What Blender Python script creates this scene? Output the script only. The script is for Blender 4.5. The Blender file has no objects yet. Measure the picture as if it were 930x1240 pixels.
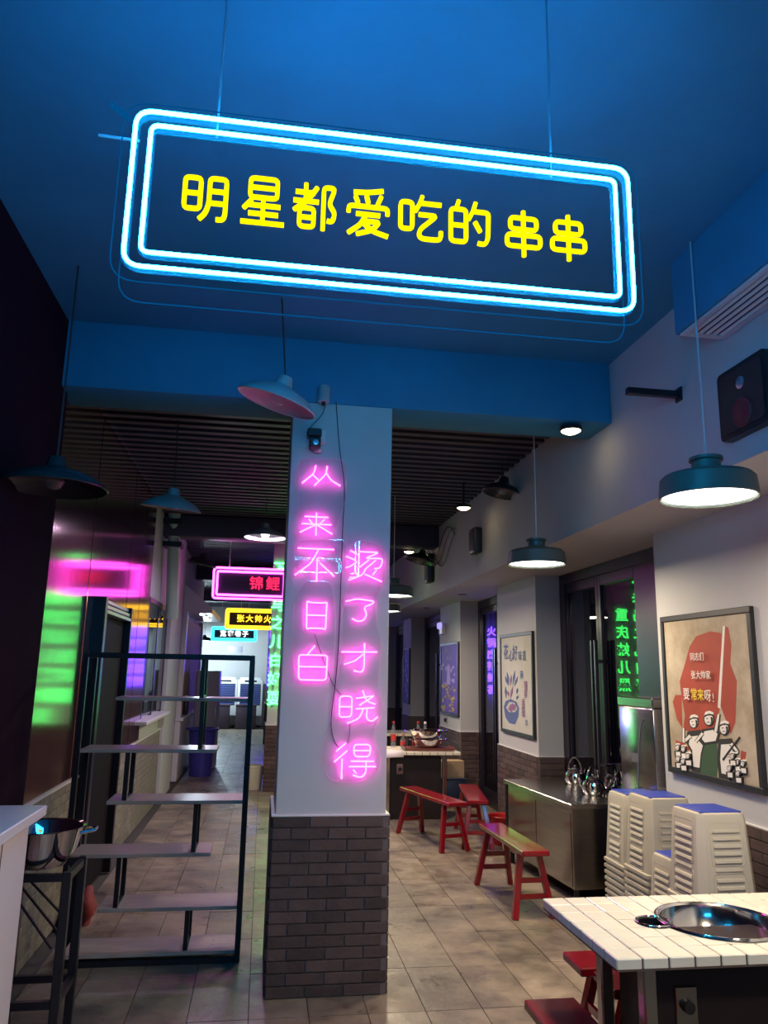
import bpy, bmesh, math, random
from mathutils import Vector, Matrix
random.seed(7)
S = bpy.context.scene
COL = S.collection
PI = math.pi
# ---------------------------------------------------------------- camera, world, exposure
F = 922.0
RM = Matrix(((0.988, -0.0487, -0.1465), (-0.1537, -0.1994, -0.9678), (0.018, 0.9787, -0.2045)))
x_ = RM.row[0].normalized(); y_ = (RM.row[1] - x_ * RM.row[1].dot(x_)).normalized(); z_ = x_.cross(y_)
RM = Matrix((x_, y_, z_))
CAM = Vector((0, 0, 1.65))
cd = bpy.data.cameras.new('camera')
cd.sensor_fit = 'VERTICAL'; cd.sensor_height = 36.0; cd.sensor_width = 27.0
cd.lens = F / 1240 * 36; cd.clip_start = 0.05
cam = bpy.data.objects.new('camera', cd); COL.objects.link(cam)
cam.matrix_world = Matrix.Translation(CAM) @ RM.to_4x4()
S.camera = cam
wd = bpy.data.worlds.new('dim_interior'); S.world = wd; wd.use_nodes = True
wd.node_tree.nodes['Background'].inputs[0].default_value = (0.44, 0.22, 0.66, 1)
wd.node_tree.nodes['Background'].inputs[1].default_value = 0.15
S.view_settings.view_transform = 'Standard'; S.view_settings.look = 'None'
S.view_settings.gamma = 1; S.view_settings.use_curve_mapping = False
S.view_settings.exposure = 0.18
S.cycles.max_bounces = 8; S.cycles.transparent_max_bounces = 24
S.cycles.caustics_reflective = False; S.cycles.caustics_refractive = False
S.cycles.sample_clamp_indirect = 4.0

def at(px, py, ax, val):          # pixel -> point on the plane axis = val
    d = RM @ Vector((px - 465, 620 - py, -F))
    return CAM + d * ((val - CAM[ax]) / d[ax])
GZ = lambda px, py, z=0.0: at(px, py, 2, z)

# ---------------------------------------------------------------- materials
M = {}
def mat(name, col, rough=0.5, metal=0.0, emit=None, es=0.0, noise=0.0, nscale=6.0, bump=0.0, bscale=60.0,
        rnd=0.0, stretch=None, coat=0.0, col2=None, rvar=0.0):
    m = bpy.data.materials.new(name); m.use_nodes = True
    nt = m.node_tree; b = nt.nodes['Principled BSDF']; L = nt.links.new
    c = (*col, 1)
    b.inputs['Base Color'].default_value = c
    b.inputs['Roughness'].default_value = rough; b.inputs['Metallic'].default_value = metal
    if coat: b.inputs['Coat Weight'].default_value = coat; b.inputs['Coat Roughness'].default_value = 0.08
    if emit: b.inputs['Emission Color'].default_value = (*emit, 1); b.inputs['Emission Strength'].default_value = es
    vec = None
    if noise or bump or rvar:
        tc = nt.nodes.new('ShaderNodeTexCoord'); mp = nt.nodes.new('ShaderNodeMapping')
        L(tc.outputs['Object'], mp.inputs[0]); vec = mp.outputs[0]
        if stretch: mp.inputs['Scale'].default_value = stretch
        oi = nt.nodes.new('ShaderNodeObjectInfo')
        va = nt.nodes.new('ShaderNodeVectorMath'); va.operation = 'ADD'
        ml = nt.nodes.new('ShaderNodeMath'); ml.operation = 'MULTIPLY'; ml.inputs[1].default_value = 37.0 if rnd else 0.0
        L(oi.outputs['Random'], ml.inputs[0]); L(vec, va.inputs[0]); L(ml.outputs[0], va.inputs[1]); vec = va.outputs[0]
    src = None
    if noise or rvar:
        nz = nt.nodes.new('ShaderNodeTexNoise'); nz.inputs['Scale'].default_value = nscale; nz.inputs['Detail'].default_value = 6
        nz.inputs['Roughness'].default_value = 0.65
        L(vec, nz.inputs['Vector'])
        rp = nt.nodes.new('ShaderNodeValToRGB'); rp.color_ramp.elements[0].position = 0.3; rp.color_ramp.elements[1].position = 0.7
        c2 = col2 if col2 else tuple(v * (1 - noise) for v in col)
        rp.color_ramp.elements[0].color = (*c2, 1); rp.color_ramp.elements[1].color = c
        L(nz.outputs['Fac'], rp.inputs[0]); src = rp.outputs[0]
        if rvar:
            mr = nt.nodes.new('ShaderNodeMapRange'); mr.inputs['From Min'].default_value = 0.35; mr.inputs['From Max'].default_value = 0.65
            mr.inputs['To Min'].default_value = max(0.02, rough - rvar); mr.inputs['To Max'].default_value = rough + rvar
            L(nz.outputs['Fac'], mr.inputs['Value']); L(mr.outputs[0], b.inputs['Roughness'])
    if rnd:
        oi = nt.nodes.new('ShaderNodeObjectInfo'); mr = nt.nodes.new('ShaderNodeMapRange')
        mr.inputs['To Min'].default_value = 1 - rnd; mr.inputs['To Max'].default_value = 1 + rnd
        L(oi.outputs['Random'], mr.inputs['Value'])
        hs = nt.nodes.new('ShaderNodeHueSaturation'); L(mr.outputs[0], hs.inputs['Value'])
        if src: L(src, hs.inputs['Color'])
        else: hs.inputs['Color'].default_value = c
        src = hs.outputs[0]
    if src: L(src, b.inputs['Base Color'])
    if bump:
        n2 = nt.nodes.new('ShaderNodeTexNoise'); n2.inputs['Scale'].default_value = bscale; n2.inputs['Detail'].default_value = 4
        L(vec, n2.inputs['Vector'])
        bp = nt.nodes.new('ShaderNodeBump'); bp.inputs['Strength'].default_value = bump; bp.inputs['Distance'].default_value = 0.01
        L(n2.outputs['Fac'], bp.inputs['Height']); L(bp.outputs[0], b.inputs['Normal'])
    M[name] = m
    return m
def glassy(name, tint, ior=1.5, rough=0.0, haze=None, hz=0.0):
    m = bpy.data.materials.new(name); m.use_nodes = True; nt = m.node_tree; L = nt.links.new
    nt.nodes.remove(nt.nodes['Principled BSDF']); out = nt.nodes['Material Output']
    t = nt.nodes.new('ShaderNodeBsdfTransparent'); t.inputs[0].default_value = (*tint, 1)
    g = nt.nodes.new('ShaderNodeBsdfGlossy'); g.inputs['Roughness'].default_value = rough
    fr = nt.nodes.new('ShaderNodeFresnel'); fr.inputs[0].default_value = ior
    mx = nt.nodes.new('ShaderNodeMixShader'); 
    ge = nt.nodes.new('ShaderNodeNewGeometry'); sb_ = nt.nodes.new('ShaderNodeMath'); sb_.operation = 'SUBTRACT'; sb_.inputs[0].default_value = 1.0
    mu = nt.nodes.new('ShaderNodeMath'); mu.operation = 'MULTIPLY'
    L(ge.outputs['Backfacing'], sb_.inputs[1]); L(fr.outputs[0], mu.inputs[0]); L(sb_.outputs[0], mu.inputs[1])
    L(mu.outputs[0], mx.inputs[0]); L(t.outputs[0], mx.inputs[1]); L(g.outputs[0], mx.inputs[2])
    o = mx.outputs[0]
    if haze:
        d = nt.nodes.new('ShaderNodeBsdfDiffuse'); d.inputs[0].default_value = (*haze, 1)
        m2 = nt.nodes.new('ShaderNodeMixShader'); m2.inputs[0].default_value = hz; L(o, m2.inputs[1]); L(d.outputs[0], m2.inputs[2]); o = m2.outputs[0]
    L(o, out.inputs[0]); M[name] = m
def neon(name, col, s):
    m = bpy.data.materials.new(name); m.use_nodes = True; nt = m.node_tree
    nt.nodes.remove(nt.nodes['Principled BSDF']); e = nt.nodes.new('ShaderNodeEmission')
    e.inputs[0].default_value = (*col, 1); e.inputs[1].default_value = s
    nt.links.new(e.outputs[0], nt.nodes['Material Output'].inputs[0]); M[name] = m

mat('floor_base', (0.06, 0.055, 0.05), 0.8)
mat('floor_tile', (0.265, 0.22, 0.18), 0.42, noise=0.4, nscale=5.0, bump=0.25, bscale=25, rnd=0.12, rvar=0.16)
mat('wall_paint', (0.50, 0.50, 0.52), 0.7, noise=0.06, nscale=2.0, bump=0.05, bscale=120)
mat('ceiling_glow_tint', (0.022, 0.22, 0.40), 0.75, noise=0.2, nscale=1.5, bump=0.08, bscale=30)  # blue neon glow put into the ceiling's base colour
mat('ceiling_rib', (0.055, 0.045, 0.075), 0.6, noise=0.2, nscale=3)
mat('brick', (0.095, 0.058, 0.055), 0.75, noise=0.4, nscale=9, bump=0.5, bscale=40, rnd=0.35)
mat('brick_pale', (0.27, 0.25, 0.20), 0.75, noise=0.35, nscale=9, bump=0.5, bscale=40, rnd=0.2)
mat('mortar', (0.15, 0.12, 0.125), 0.9, noise=0.2, nscale=30)
mat('mortar_pale', (0.40, 0.38, 0.33), 0.9, noise=0.2, nscale=30)
mat('cap_white', (0.7, 0.68, 0.68), 0.5)
mat('panel_wine', (0.34, 0.16, 0.16), 0.11, metal=0.85, noise=0.3, nscale=3.0, stretch=(1, 14, 0.3), bump=0.03, bscale=3)
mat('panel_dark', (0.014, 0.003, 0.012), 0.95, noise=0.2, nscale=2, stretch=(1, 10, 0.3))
mat('black_metal', (0.018, 0.016, 0.022), 0.35, metal=0.3, noise=0.2, nscale=20)
mat('door_black', (0.012, 0.008, 0.014), 0.7, noise=0.2, nscale=5)
mat('black_plastic', (0.015, 0.015, 0.018), 0.45, noise=0.1, nscale=30)
mat('frame_dark', (0.035, 0.028, 0.05), 0.3, metal=0.5, noise=0.2, nscale=10)
mat('frame_light', (0.45, 0.45, 0.55), 0.3, metal=0.7)
mat('steel', (0.62, 0.60, 0.58), 0.22, metal=1.0, noise=0.15, nscale=4, bump=0.02, bscale=20)
mat('steel_brushed', (0.50, 0.48, 0.46), 0.2, metal=1.0, noise=0.2, nscale=3, stretch=(1, 1, 12), bump=0.02, bscale=15)
mat('steel_mirror', (0.72, 0.70, 0.66), 0.13, metal=1.0, noise=0.05, nscale=5)
mat('chrome', (0.8, 0.78, 0.76), 0.06, metal=1.0)
mat('red_lacquer', (0.30, 0.006, 0.018), 0.16, noise=0.25, nscale=6, coat=0.6, rnd=0.1)
mat('stool_grey', (0.50, 0.46, 0.38), 0.45, noise=0.05, nscale=5, rnd=0.05)
mat('stool_blue', (0.03, 0.06, 0.42), 0.4, noise=0.1, nscale=20)
mat('tile_white', (0.80, 0.75, 0.62), 0.18, noise=0.06, nscale=8, rnd=0.04)
mat('grout', (0.10, 0.07, 0.06), 0.9)
mat('table_black', (0.02, 0.012, 0.016), 0.4, noise=0.3, nscale=5)
mat('wood_shelf', (0.42, 0.34, 0.30), 0.35, noise=0.35, nscale=5, stretch=(1, 9, 9), rnd=0.08)
mat('wood_door', (0.36, 0.17, 0.08), 0.65, noise=0.3, nscale=4, stretch=(8, 8, 0.6))
mat('white_laminate', (0.62, 0.60, 0.64), 0.35, noise=0.05, nscale=3)
mat('lamp_green', (0.09, 0.12, 0.11), 0.4, noise=0.1, nscale=8)
mat('lamp_inside', (0.85, 0.83, 0.78), 0.5)
mat('enamel_pale', (0.45, 0.42, 0.46), 0.3, noise=0.15, nscale=6)
mat('enamel_dark', (0.03, 0.035, 0.04), 0.25, noise=0.2, nscale=8)
mat('grille_grey', (0.55, 0.55, 0.60), 0.45)
mat('grille_void', (0.10, 0.10, 0.13), 0.7)
mat('cone_red', (0.18, 0.02, 0.03), 0.6)
mat('speaker_mesh', (0.02, 0.022, 0.025), 0.6, bump=0.4, bscale=300)
mat('poster_paper', (0.54, 0.47, 0.37), 0.8, noise=0.5, nscale=4.0, col2=(0.30, 0.23, 0.15))
mat('poster_red', (0.40, 0.06, 0.035), 0.7, noise=0.25, nscale=6)
mat('poster_white', (0.75, 0.72, 0.68), 0.7)
mat('poster_yellow', (0.75, 0.60, 0.05), 0.7)
mat('poster_green', (0.035, 0.085, 0.04), 0.7)
mat('poster_ink', (0.02, 0.02, 0.02), 0.7)
mat('paper_cream', (0.56, 0.55, 0.51), 0.8, noise=0.15, nscale=6)
mat('ink_blue', (0.10, 0.15, 0.36), 0.8, noise=0.3, nscale=30)
mat('ink_purple', (0.30, 0.14, 0.30), 0.8, noise=0.3, nscale=30)
mat('poster_violet', (0.13, 0.06, 0.5), 0.6, noise=0.3, nscale=5)
mat('poster_gold', (0.62, 0.42, 0.12), 0.6, noise=0.5, nscale=40)
mat('poster_lilac', (0.40, 0.30, 0.75), 0.6)
mat('wire', (0.03, 0.03, 0.035), 0.5)
mat('cable_pale', (0.55, 0.55, 0.58), 0.5)
mat('bin_blue', (0.06, 0.05, 0.34), 0.35, noise=0.1, nscale=10)
mat('bucket_cream', (0.72, 0.68, 0.48), 0.45, noise=0.1, nscale=8)
mat('bucket_red', (0.45, 0.015, 0.02), 0.35)
mat('cooler_white', (0.75, 0.76, 0.78), 0.4)
mat('cooler_blue', (0.08, 0.10, 0.32), 0.4)
mat('fridge_grey', (0.30, 0.28, 0.30), 0.35, noise=0.1, nscale=4)
mat('cardboard', (0.45, 0.32, 0.2), 0.8, noise=0.15, nscale=10)
mat('navy', (0.03, 0.05, 0.12), 0.5, noise=0.2, nscale=8)
mat('bottle_label', (0.55, 0.04, 0.04), 0.5)
mat('label_green', (0.05, 0.2, 0.1), 0.5)
mat('cap_red', (0.5, 0.03, 0.03), 0.4)
mat('cap_pale', (0.8, 0.8, 0.8), 0.4)
mat('paper_sheet', (0.65, 0.60, 0.62), 0.7, noise=0.05, nscale=10)
mat('box_dark', (0.05, 0.03, 0.05), 0.5, noise=0.2, nscale=6)
mat('tray_brown', (0.16, 0.04, 0.03), 0.4, noise=0.2, nscale=10)
mat('pipe_pale', (0.45, 0.55, 0.45), 0.4, noise=0.1, nscale=5)
mat('board_dark', (0.025, 0.02, 0.035), 0.4, noise=0.1, nscale=4)
mat('red_cloth', (0.28, 0.03, 0.03), 0.8, noise=0.3, nscale=12, bump=0.4, bscale=20)
mat('outside', (0.02, 0.02, 0.025), 0.9, noise=0.3, nscale=2)
mat('liquid_dark', (0.05, 0.01, 0.01), 0.1)
glassy('glass', (0.55, 0.58, 0.62), 1.75)
glassy('acrylic_thin', (0.98, 0.985, 0.99), 1.12)
glassy('acrylic', (0.97, 0.97, 0.98), 1.49, haze=(0.8, 0.8, 0.9), hz=0.02)
glassy('clear_plastic', (0.85, 0.88, 0.9), 1.45, haze=(0.8, 0.85, 0.9), hz=0.12)
def glow(name, col, s):      # additive shell imitating the bloom around the tubes; lets light through
    m = bpy.data.materials.new(name); m.use_nodes = True; nt = m.node_tree
    nt.nodes.remove(nt.nodes['Principled BSDF']); e = nt.nodes.new('ShaderNodeEmission'); t = nt.nodes.new('ShaderNodeBsdfTransparent')
    e.inputs[0].default_value = (*col, 1); e.inputs[1].default_value = s
    a = nt.nodes.new('ShaderNodeAddShader'); nt.links.new(e.outputs[0], a.inputs[0]); nt.links.new(t.outputs[0], a.inputs[1])
    nt.links.new(a.outputs[0], nt.nodes['Material Output'].inputs[0]); M[name] = m
glow('neon_cyan_halo', (0.0, 0.20, 0.62), 0.30)
neon('neon_cyan', (0.007, 0.46, 1.0), 120.0)
neon('edge_glow', (0.0, 0.13, 0.42), 0.55)  # emission standing in for neon light caught by sheet edges and coil
neon('neon_yellow', (1.0, 0.80, 0.0), 1.6)
neon('neon_pink', (1.0, 0.05, 0.62), 14.0)
neon('neon_magenta', (1.0, 0.06, 0.80), 9.0)
neon('neon_rose', (1.0, 0.02, 0.10), 1.6)
neon('neon_amber', (1.0, 0.55, 0.02), 3.0)
neon('neon_aqua', (0.05, 0.85, 0.95), 3.0)
neon('neon_white', (1.0, 1.0, 1.0), 2.5)
neon('neon_green', (0.07, 1.0, 0.16), 6.5)
neon('neon_blue', (0.10, 0.03, 1.0), 22.0)
neon('lamp_glow', (1.0, 0.96, 0.88), 6.0)
neon('spot_glow', (1.0, 0.78, 0.42), 14.0)
neon('bulb_glow', (0.9, 0.95, 1.0), 8.0)
neon('exit_glow', (0.35, 0.3, 0.9), 1.2)

for n_ in ('door_black', 'panel_dark'): M[n_].node_tree.nodes['Principled BSDF'].inputs['Specular IOR Level'].default_value = 0.1
# ---------------------------------------------------------------- mesh helpers
class MB:
    def __init__(s): s.v = []; s.f = []
    def add(s, vs, fs):
        o = len(s.v); s.v += [tuple(v) for v in vs]; s.f += [tuple(i + o for i in f) for f in fs]; return s
    def box(s, x0, y0, z0, x1, y1, z1, b=0.0, mtx=None):
        if b <= 0:
            vs = [(x, y, z) for z in (z0, z1) for y in (y0, y1) for x in (x0, x1)]
            fs = [(0, 2, 3, 1), (4, 5, 7, 6), (0, 1, 5, 4), (2, 6, 7, 3), (0, 4, 6, 2), (1, 3, 7, 5)]
        else:
            bm = bmesh.new(); bmesh.ops.create_cube(bm, size=1.0)
            for v in bm.verts: v.co = Vector(((x0 + x1) / 2 + v.co.x * (x1 - x0), (y0 + y1) / 2 + v.co.y * (y1 - y0), (z0 + z1) / 2 + v.co.z * (z1 - z0)))
            bmesh.ops.bevel(bm, geom=list(bm.edges), offset=b, segments=2 if b > 0.008 else 1, affect='EDGES', profile=0.5)
            bm.verts.index_update(); vs = [v.co.copy() for v in bm.verts]; fs = [[v.index for v in f.verts] for f in bm.faces]; bm.free()
        if mtx is not None: vs = [mtx @ Vector(v) for v in vs]
        return s.add(vs, fs)
    def bar(s, a, b, w, h=None, up=(0, 0, 1), bev=0.0):       # square bar from a to b
        a = Vector(a); b = Vector(b); d = b - a; L = d.length; d.normalize(); h = h or w
        u = Vector(up)
        if abs(d.dot(u)) > 0.98: u = Vector((0, 1, 0))
        r = d.cross(u).normalized(); u = r.cross(d)
        m = Matrix((r, d, u)).transposed().to_4x4(); m.translation = a
        return s.box(-w / 2, 0, -h / 2, w / 2, L, h / 2, bev, m)
    def lathe(s, prof, n=24, c=(0, 0, 0), axis='z', mtx=None):
        vs = []; fs = []
        for r, z in prof:
            for i in range(n):
                a = 2 * PI * i / n; vs.append(Vector((r * math.cos(a), r * math.sin(a), z)))
        k = len(prof)
        for j in range(k - 1):
            for i in range(n):
                fs.append((j * n + i, j * n + (i + 1) % n, (j + 1) * n + (i + 1) % n, (j + 1) * n + i))
        if prof[0][0] > 1e-5: fs.append(tuple(reversed(range(n))))
        if prof[-1][0] > 1e-5: fs.append(tuple((k - 1) * n + i for i in range(n)))
        if axis == 'y': vs = [Vector((v.x, v.z, -v.y)) for v in vs]
        if axis == 'x': vs = [Vector((v.z, v.x, v.y)) for v in vs]
        if mtx is not None: vs = [mtx @ v for v in vs]
        c = Vector(c); return s.add([v + c for v in vs], fs)
    def openlathe(s, prof, n=24, c=(0, 0, 0)):
        vs = []; fs = []; k = len(prof)
        for r, z in prof:
            for i in range(n):
                a = 2 * PI * i / n; vs.append(Vector((c[0] + r * math.cos(a), c[1] + r * math.sin(a), c[2] + z)))
        for j in range(k - 1):
            for i in range(n):
                fs.append((j * n + i, j * n + (i + 1) % n, (j + 1) * n + (i + 1) % n, (j + 1) * n + i))
        return s.add(vs, fs)
    def tube(s, pts, r, n=8, closed=False):
        pts = [Vector(p) for p in pts]; k = len(pts); vs = []; fs = []; prev = None
        for i, p in enumerate(pts):
            if closed: t = pts[(i + 1) % k] - pts[i - 1]
            else: t = pts[min(i + 1, k - 1)] - pts[max(i - 1, 0)]
            t.normalize()
            if prev is None:
                u = Vector((0, 1, 0)) if abs(t.y) < 0.9 else Vector((1, 0, 0))
            else: u = prev
            u = (u - t * u.dot(t)).normalized(); prev = u; w = t.cross(u)
            for j in range(n):
                a = 2 * PI * j / n; vs.append(p + (u * math.cos(a) + w * math.sin(a)) * r)
        for i in range(k if closed else k - 1):
            for j in range(n):
                a = i * n; b = ((i + 1) % k) * n
                fs.append((a + j, a + (j + 1) % n, b + (j + 1) % n, b + j))
        if not closed: fs.append(tuple(reversed(range(n)))); fs.append(tuple((k - 1) * n + j for j in range(n)))
        return s.add(vs, fs)
    def prism(s, poly, d0, d1, fn):     # polygon (u, v) extruded between depths d0 and d1; fn(u, v, d) -> point
        n = len(poly)
        vs = [fn(u, v, d0) for u, v in poly] + [fn(u, v, d1) for u, v in poly]
        fs = [tuple(range(n)), tuple(reversed(range(n, 2 * n)))] + [(i, i + n, (i + 1) % n + n, (i + 1) % n) for i in range(n)]
        return s.add(vs, fs)
    def mesh(s, name, material, smooth=0.6):
        me = bpy.data.meshes.new(name); me.from_pydata(s.v, [], s.f)
        bm = bmesh.new(); bm.from_mesh(me); bmesh.ops.recalc_face_normals(bm, faces=bm.faces); bm.to_mesh(me); bm.free()
        me.materials.append(M[material])
        if smooth: me.shade_smooth(); me.set_sharp_from_angle(angle=smooth)
        return me
def link(name, me, parent=None, loc=None, rot=None):
    o = bpy.data.objects.new(name, me); COL.objects.link(o)
    if parent: o.parent = parent
    if loc: o.location = loc
    if rot: o.rotation_euler = rot
    return o
def obj(name, mb, material, parent=None, loc=None, rot=None, smooth=0.6):
    return link(name, mb.mesh(name, material, smooth), parent, loc, rot)
def tag(o, label, cat, group=None):
    o['label'] = label; o['category'] = cat
    if group: o['group'] = group
    return o
def thing(name, label, cat, loc=(0, 0, 0), rotz=0.0, group=None):
    return tag(link(name, None, None, loc, (0, 0, rotz)), label, cat, group)
def struct(o): o['kind'] = 'structure'; return o
def copy_tree(o, label=None, loc=None, rotz=None, group=None):
    def rec(a, p):
        c = a.copy(); COL.objects.link(c); c.parent = p
        for ch in a.children: rec(ch, c)
        return c
    r = rec(o, None)
    if label: r['label'] = label
    if loc: r.location = loc
    if rotz is not None: r.rotation_euler = (0, 0, rotz)
    if group: r['group'] = group
    return r
def text_mesh(s, size, extrude, material, offset=0.0):
    cu = bpy.data.curves.new('t', 'FONT'); cu.body = s; cu.size = size; cu.extrude = extrude; cu.align_x = 'CENTER'; cu.align_y = 'CENTER'
    cu.offset = offset; cu.resolution_u = 3
    o = bpy.data.objects.new('t', cu); COL.objects.link(o)
    dg = bpy.context.evaluated_depsgraph_get(); dg.update()
    me = bpy.data.meshes.new_from_object(o.evaluated_get(dg)); bpy.data.objects.remove(o)
    me.materials.clear(); me.materials.append(M[material]); return me
def text(s, size, extrude, material, parent, loc, rotz=0.0, name='lettering', offset=0.0, mirror=False):
    o = link(name, text_mesh(s, size, extrude, material, offset), parent, loc, (PI / 2, 0, rotz))
    return o
def fillet(pts, r, closed=False, seg=4):
    n = len(pts); out = []
    for i in range(n):
        p = Vector(pts[i])
        if not closed and i in (0, n - 1): out.append(p); continue
        a = Vector(pts[i - 1]); b = Vector(pts[(i + 1) % n])
        ra = min(r, (a - p).length * 0.48); rb = min(r, (b - p).length * 0.48)
        pa = p + (a - p).normalized() * ra; pb = p + (b - p).normalized() * rb
        for k in range(seg + 1):
            t = k / seg; out.append(pa * (1 - t) ** 2 + p * 2 * t * (1 - t) + pb * t * t)
    return out
def rrect(x0, z0, x1, z1, r, seg=6):
    return fillet([(x0, z0), (x1, z0), (x1, z1), (x0, z1)], r, True, seg)
CH = {
 '明': [[(8,12),(40,12),(40,74),(8,74),0], [(8,43),(40,43)], [(40,94),(52,82),(58,62),(58,10),(92,10),(92,82),(88,92),(74,92)], [(58,36),(92,36)], [(58,60),(92,60)]],
 '星': [[(22,5),(78,5),(78,44),(22,44),0], [(22,24),(78,24)], [(26,50),(10,68)], [(20,60),(86,60)], [(50,44),(50,95)], [(20,77),(82,77)], [(5,95),(95,95)]],
 '都': [[(8,24),(50,24)], [(30,6),(30,42)], [(4,42),(58,42)], [(54,12),(34,40),(6,62)], [(18,56),(48,56),(48,94),(18,94),0], [(18,75),(48,75)], [(68,98),(68,10),(92,10),(80,44),(93,62),(88,80),(76,78)]],
 '爱': [[(82,4),(50,10),(18,12)], [(22,20),(28,34)], [(46,18),(50,32)], [(78,16),(70,34)], [(8,54),(8,40),(92,40),(92,54)], [(24,56),(76,56)], [(46,56),(34,78),(8,97)], [(36,70),(76,70),(58,88),(26,98)], [(42,76),(62,90),(94,98)]],
 '吃': [[(6,18),(32,18),(32,74),(6,74),0], [(54,3),(48,20),(38,36)], [(48,18),(96,18)], [(46,42),(86,42),(50,72),(46,84),(52,92),(88,92),(95,88),(95,74)]],
 '的': [[(26,4),(20,22)], [(8,22),(42,22),(42,90),(8,90),0], [(8,56),(42,56)], [(64,5),(58,24),(48,42)], [(58,24),(93,24),(91,80),(84,92),(68,90)], [(62,46),(74,66)]],
 '串': [[(20,18),(80,18),(80,42),(20,42),0], [(12,54),(88,54),(88,78),(12,78),0], [(50,3),(50,99)]],
 '从': [[(36,8),(32,42),(4,84)], [(30,48),(46,72)], [(64,8),(62,42),(34,92)], [(62,36),(74,66),(98,88)]],
 '来': [[(16,22),(84,22)], [(28,32),(38,48)], [(74,30),(62,48)], [(8,52),(94,52)], [(50,6),(50,99)], [(46,56),(4,88)], [(54,56),(97,90)]],
 '不': [[(8,10),(92,10)], [(56,12),(40,50),(4,84)], [(54,36),(54,99)], [(60,48),(94,84)]],
 '日': [[(14,6),(26,11),(78,11),(88,8),(86,94),(74,90),(28,90),(16,94),0], [(18,50),(84,50)]],
 '白': [[(54,2),(34,26)], [(10,28),(90,28),(88,96),(12,96),0], [(12,60),(88,60)]],
 '烫': [[(12,8),(30,18)], [(2,26),(24,36)], [(2,60),(14,56),(30,40)], [(36,10),(86,10),(50,30),(96,28),(90,58),(74,60)], [(60,34),(36,58)], [(78,34),(52,62)], [(26,68),(30,82)], [(80,64),(70,80)], [(52,60),(46,80),(10,98)], [(50,78),(94,99)]],
 '了': [[(4,20),(40,10),(94,16),(90,26),(62,38),(72,62),(64,84),(44,90),(26,80)]],
 '才': [[(2,32),(98,30)], [(64,4),(64,78),(58,94),(36,88)], [(62,36),(40,58),(10,70)]],
 '晓': [[(4,20),(34,20),(34,78),(4,80),0], [(4,50),(34,50)], [(44,26),(88,18)], [(60,4),(70,34),(92,42)], [(86,20),(52,46)], [(44,56),(90,52)], [(62,56),(54,82),(24,97)], [(72,54),(70,84),(84,92),(98,78)]],
 '得': [[(28,4),(6,26)], [(32,24),(2,54)], [(20,46),(20,98)], [(46,8),(86,8),(84,40),(48,40),0], [(46,24),(86,24)], [(40,52),(94,52)], [(36,66),(99,66)], [(76,52),(76,84),(64,96),(46,88)], [(46,74),(54,84)]],
}
def neon_char(ch, w, h, r, dy=0.0, n=6, rot180=False):
    mb = MB(); g = 9 * w / 100
    for st in CH[ch]:
        closed = st[-1] == 0
        pts = [((p[0] / 100 - 0.5) * w, (0.5 - p[1] / 100) * h) for p in (st[:-1] if closed else st)]
        q = fillet(pts, g, closed, 3)
        mb.tube([(-p.x if rot180 else p.x, dy, p.y) for p in q], r, n, closed)
    return mb
def slab(poly2, y0, y1):   # polygon in x-z extruded along y
    return MB().prism([(p[0], p[1]) for p in poly2], y0, y1, lambda u, v, d: (u, d, v))

# ---------------------------------------------------------------- structure
LX, PX, GX, BX = -1.25, 2.65, 2.90, 2.12      # left wall, pier faces, glass plane, bulkhead face
CZ, BEAM_Z, SOF = 3.62, 3.22, 2.62
YB = 23.5
def floor_dirt():
    m = M['floor_tile']; nt = m.node_tree; L = nt.links.new; b = nt.nodes['Principled BSDF']
    src = b.inputs['Base Color'].links[0].from_socket
    g = nt.nodes.new('ShaderNodeNewGeometry'); n = nt.nodes.new('ShaderNodeTexNoise'); n.inputs['Scale'].default_value = 1.7; n.inputs['Detail'].default_value = 8; n.inputs['Roughness'].default_value = .7
    L(g.outputs['Position'], n.inputs['Vector'])
    rp = nt.nodes.new('ShaderNodeValToRGB'); rp.color_ramp.elements[0].position = .38; rp.color_ramp.elements[0].color = (.52, .52, .55, 1); rp.color_ramp.elements[1].position = .62; rp.color_ramp.elements[1].color = (1.25, 1.2, 1.12, 1)
    L(n.outputs['Fac'], rp.inputs[0])
    mx = nt.nodes.new('ShaderNodeMix'); mx.data_type = 'RGBA'; mx.blend_type = 'MULTIPLY'; mx.inputs['Factor'].default_value = 1.0
    L(src, mx.inputs['A']); L(rp.outputs[0], mx.inputs['B']); L(mx.outputs['Result'], b.inputs['Base Color'])
floor_dirt()
fl = struct(obj('floor', MB().box(-2.6, -6.0, -0.12, 3.4, YB + .2, -0.012), 'floor_base'))
tw, tl = 0.29, 0.565
tile_me = MB().box(-tw / 2 + .002, -tl / 2 + .002, -0.012, tw / 2 - .002, tl / 2 - .002, 0).mesh('floor_tile', 'floor_tile', 0)
rest = MB(); cnt = 0; cells = []
for i in range(-8, 12):
    x = 0.01 + (i + .5) * tw
    off = random.choice((0, 0, 0, 0.28, 0.0, 0.14))
    for k in range(-2, 42):
        y = 3.56 + (k + .5) * tl + off
        cells.append((x, y))
cells = [c for c in cells if not (c[0] < LX - .02 and c[1] < 15.7) and not c[0] > 3.0 and c[1] < YB and c[1] > 2.2]
cells.sort(key=lambda c: c[0] ** 2 * 0.3 + c[1] ** 2)
for c in cells:
    q = (c[0], c[1], random.uniform(-.0012, .0012))
    if cnt < 300: link('floor_tile', tile_me, fl, q, (random.uniform(-.0015, .0015), 0, 0))
    else: rest.box(c[0] - tw / 2 + .002, c[1] - tl / 2 + .002, -.012, c[0] + tw / 2 - .002, c[1] + tl / 2 - .002, 0)
    cnt += 1
o = obj('floor_tile_far', rest, 'floor_tile', fl, smooth=0); o['kind'] = 'stuff'

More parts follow.
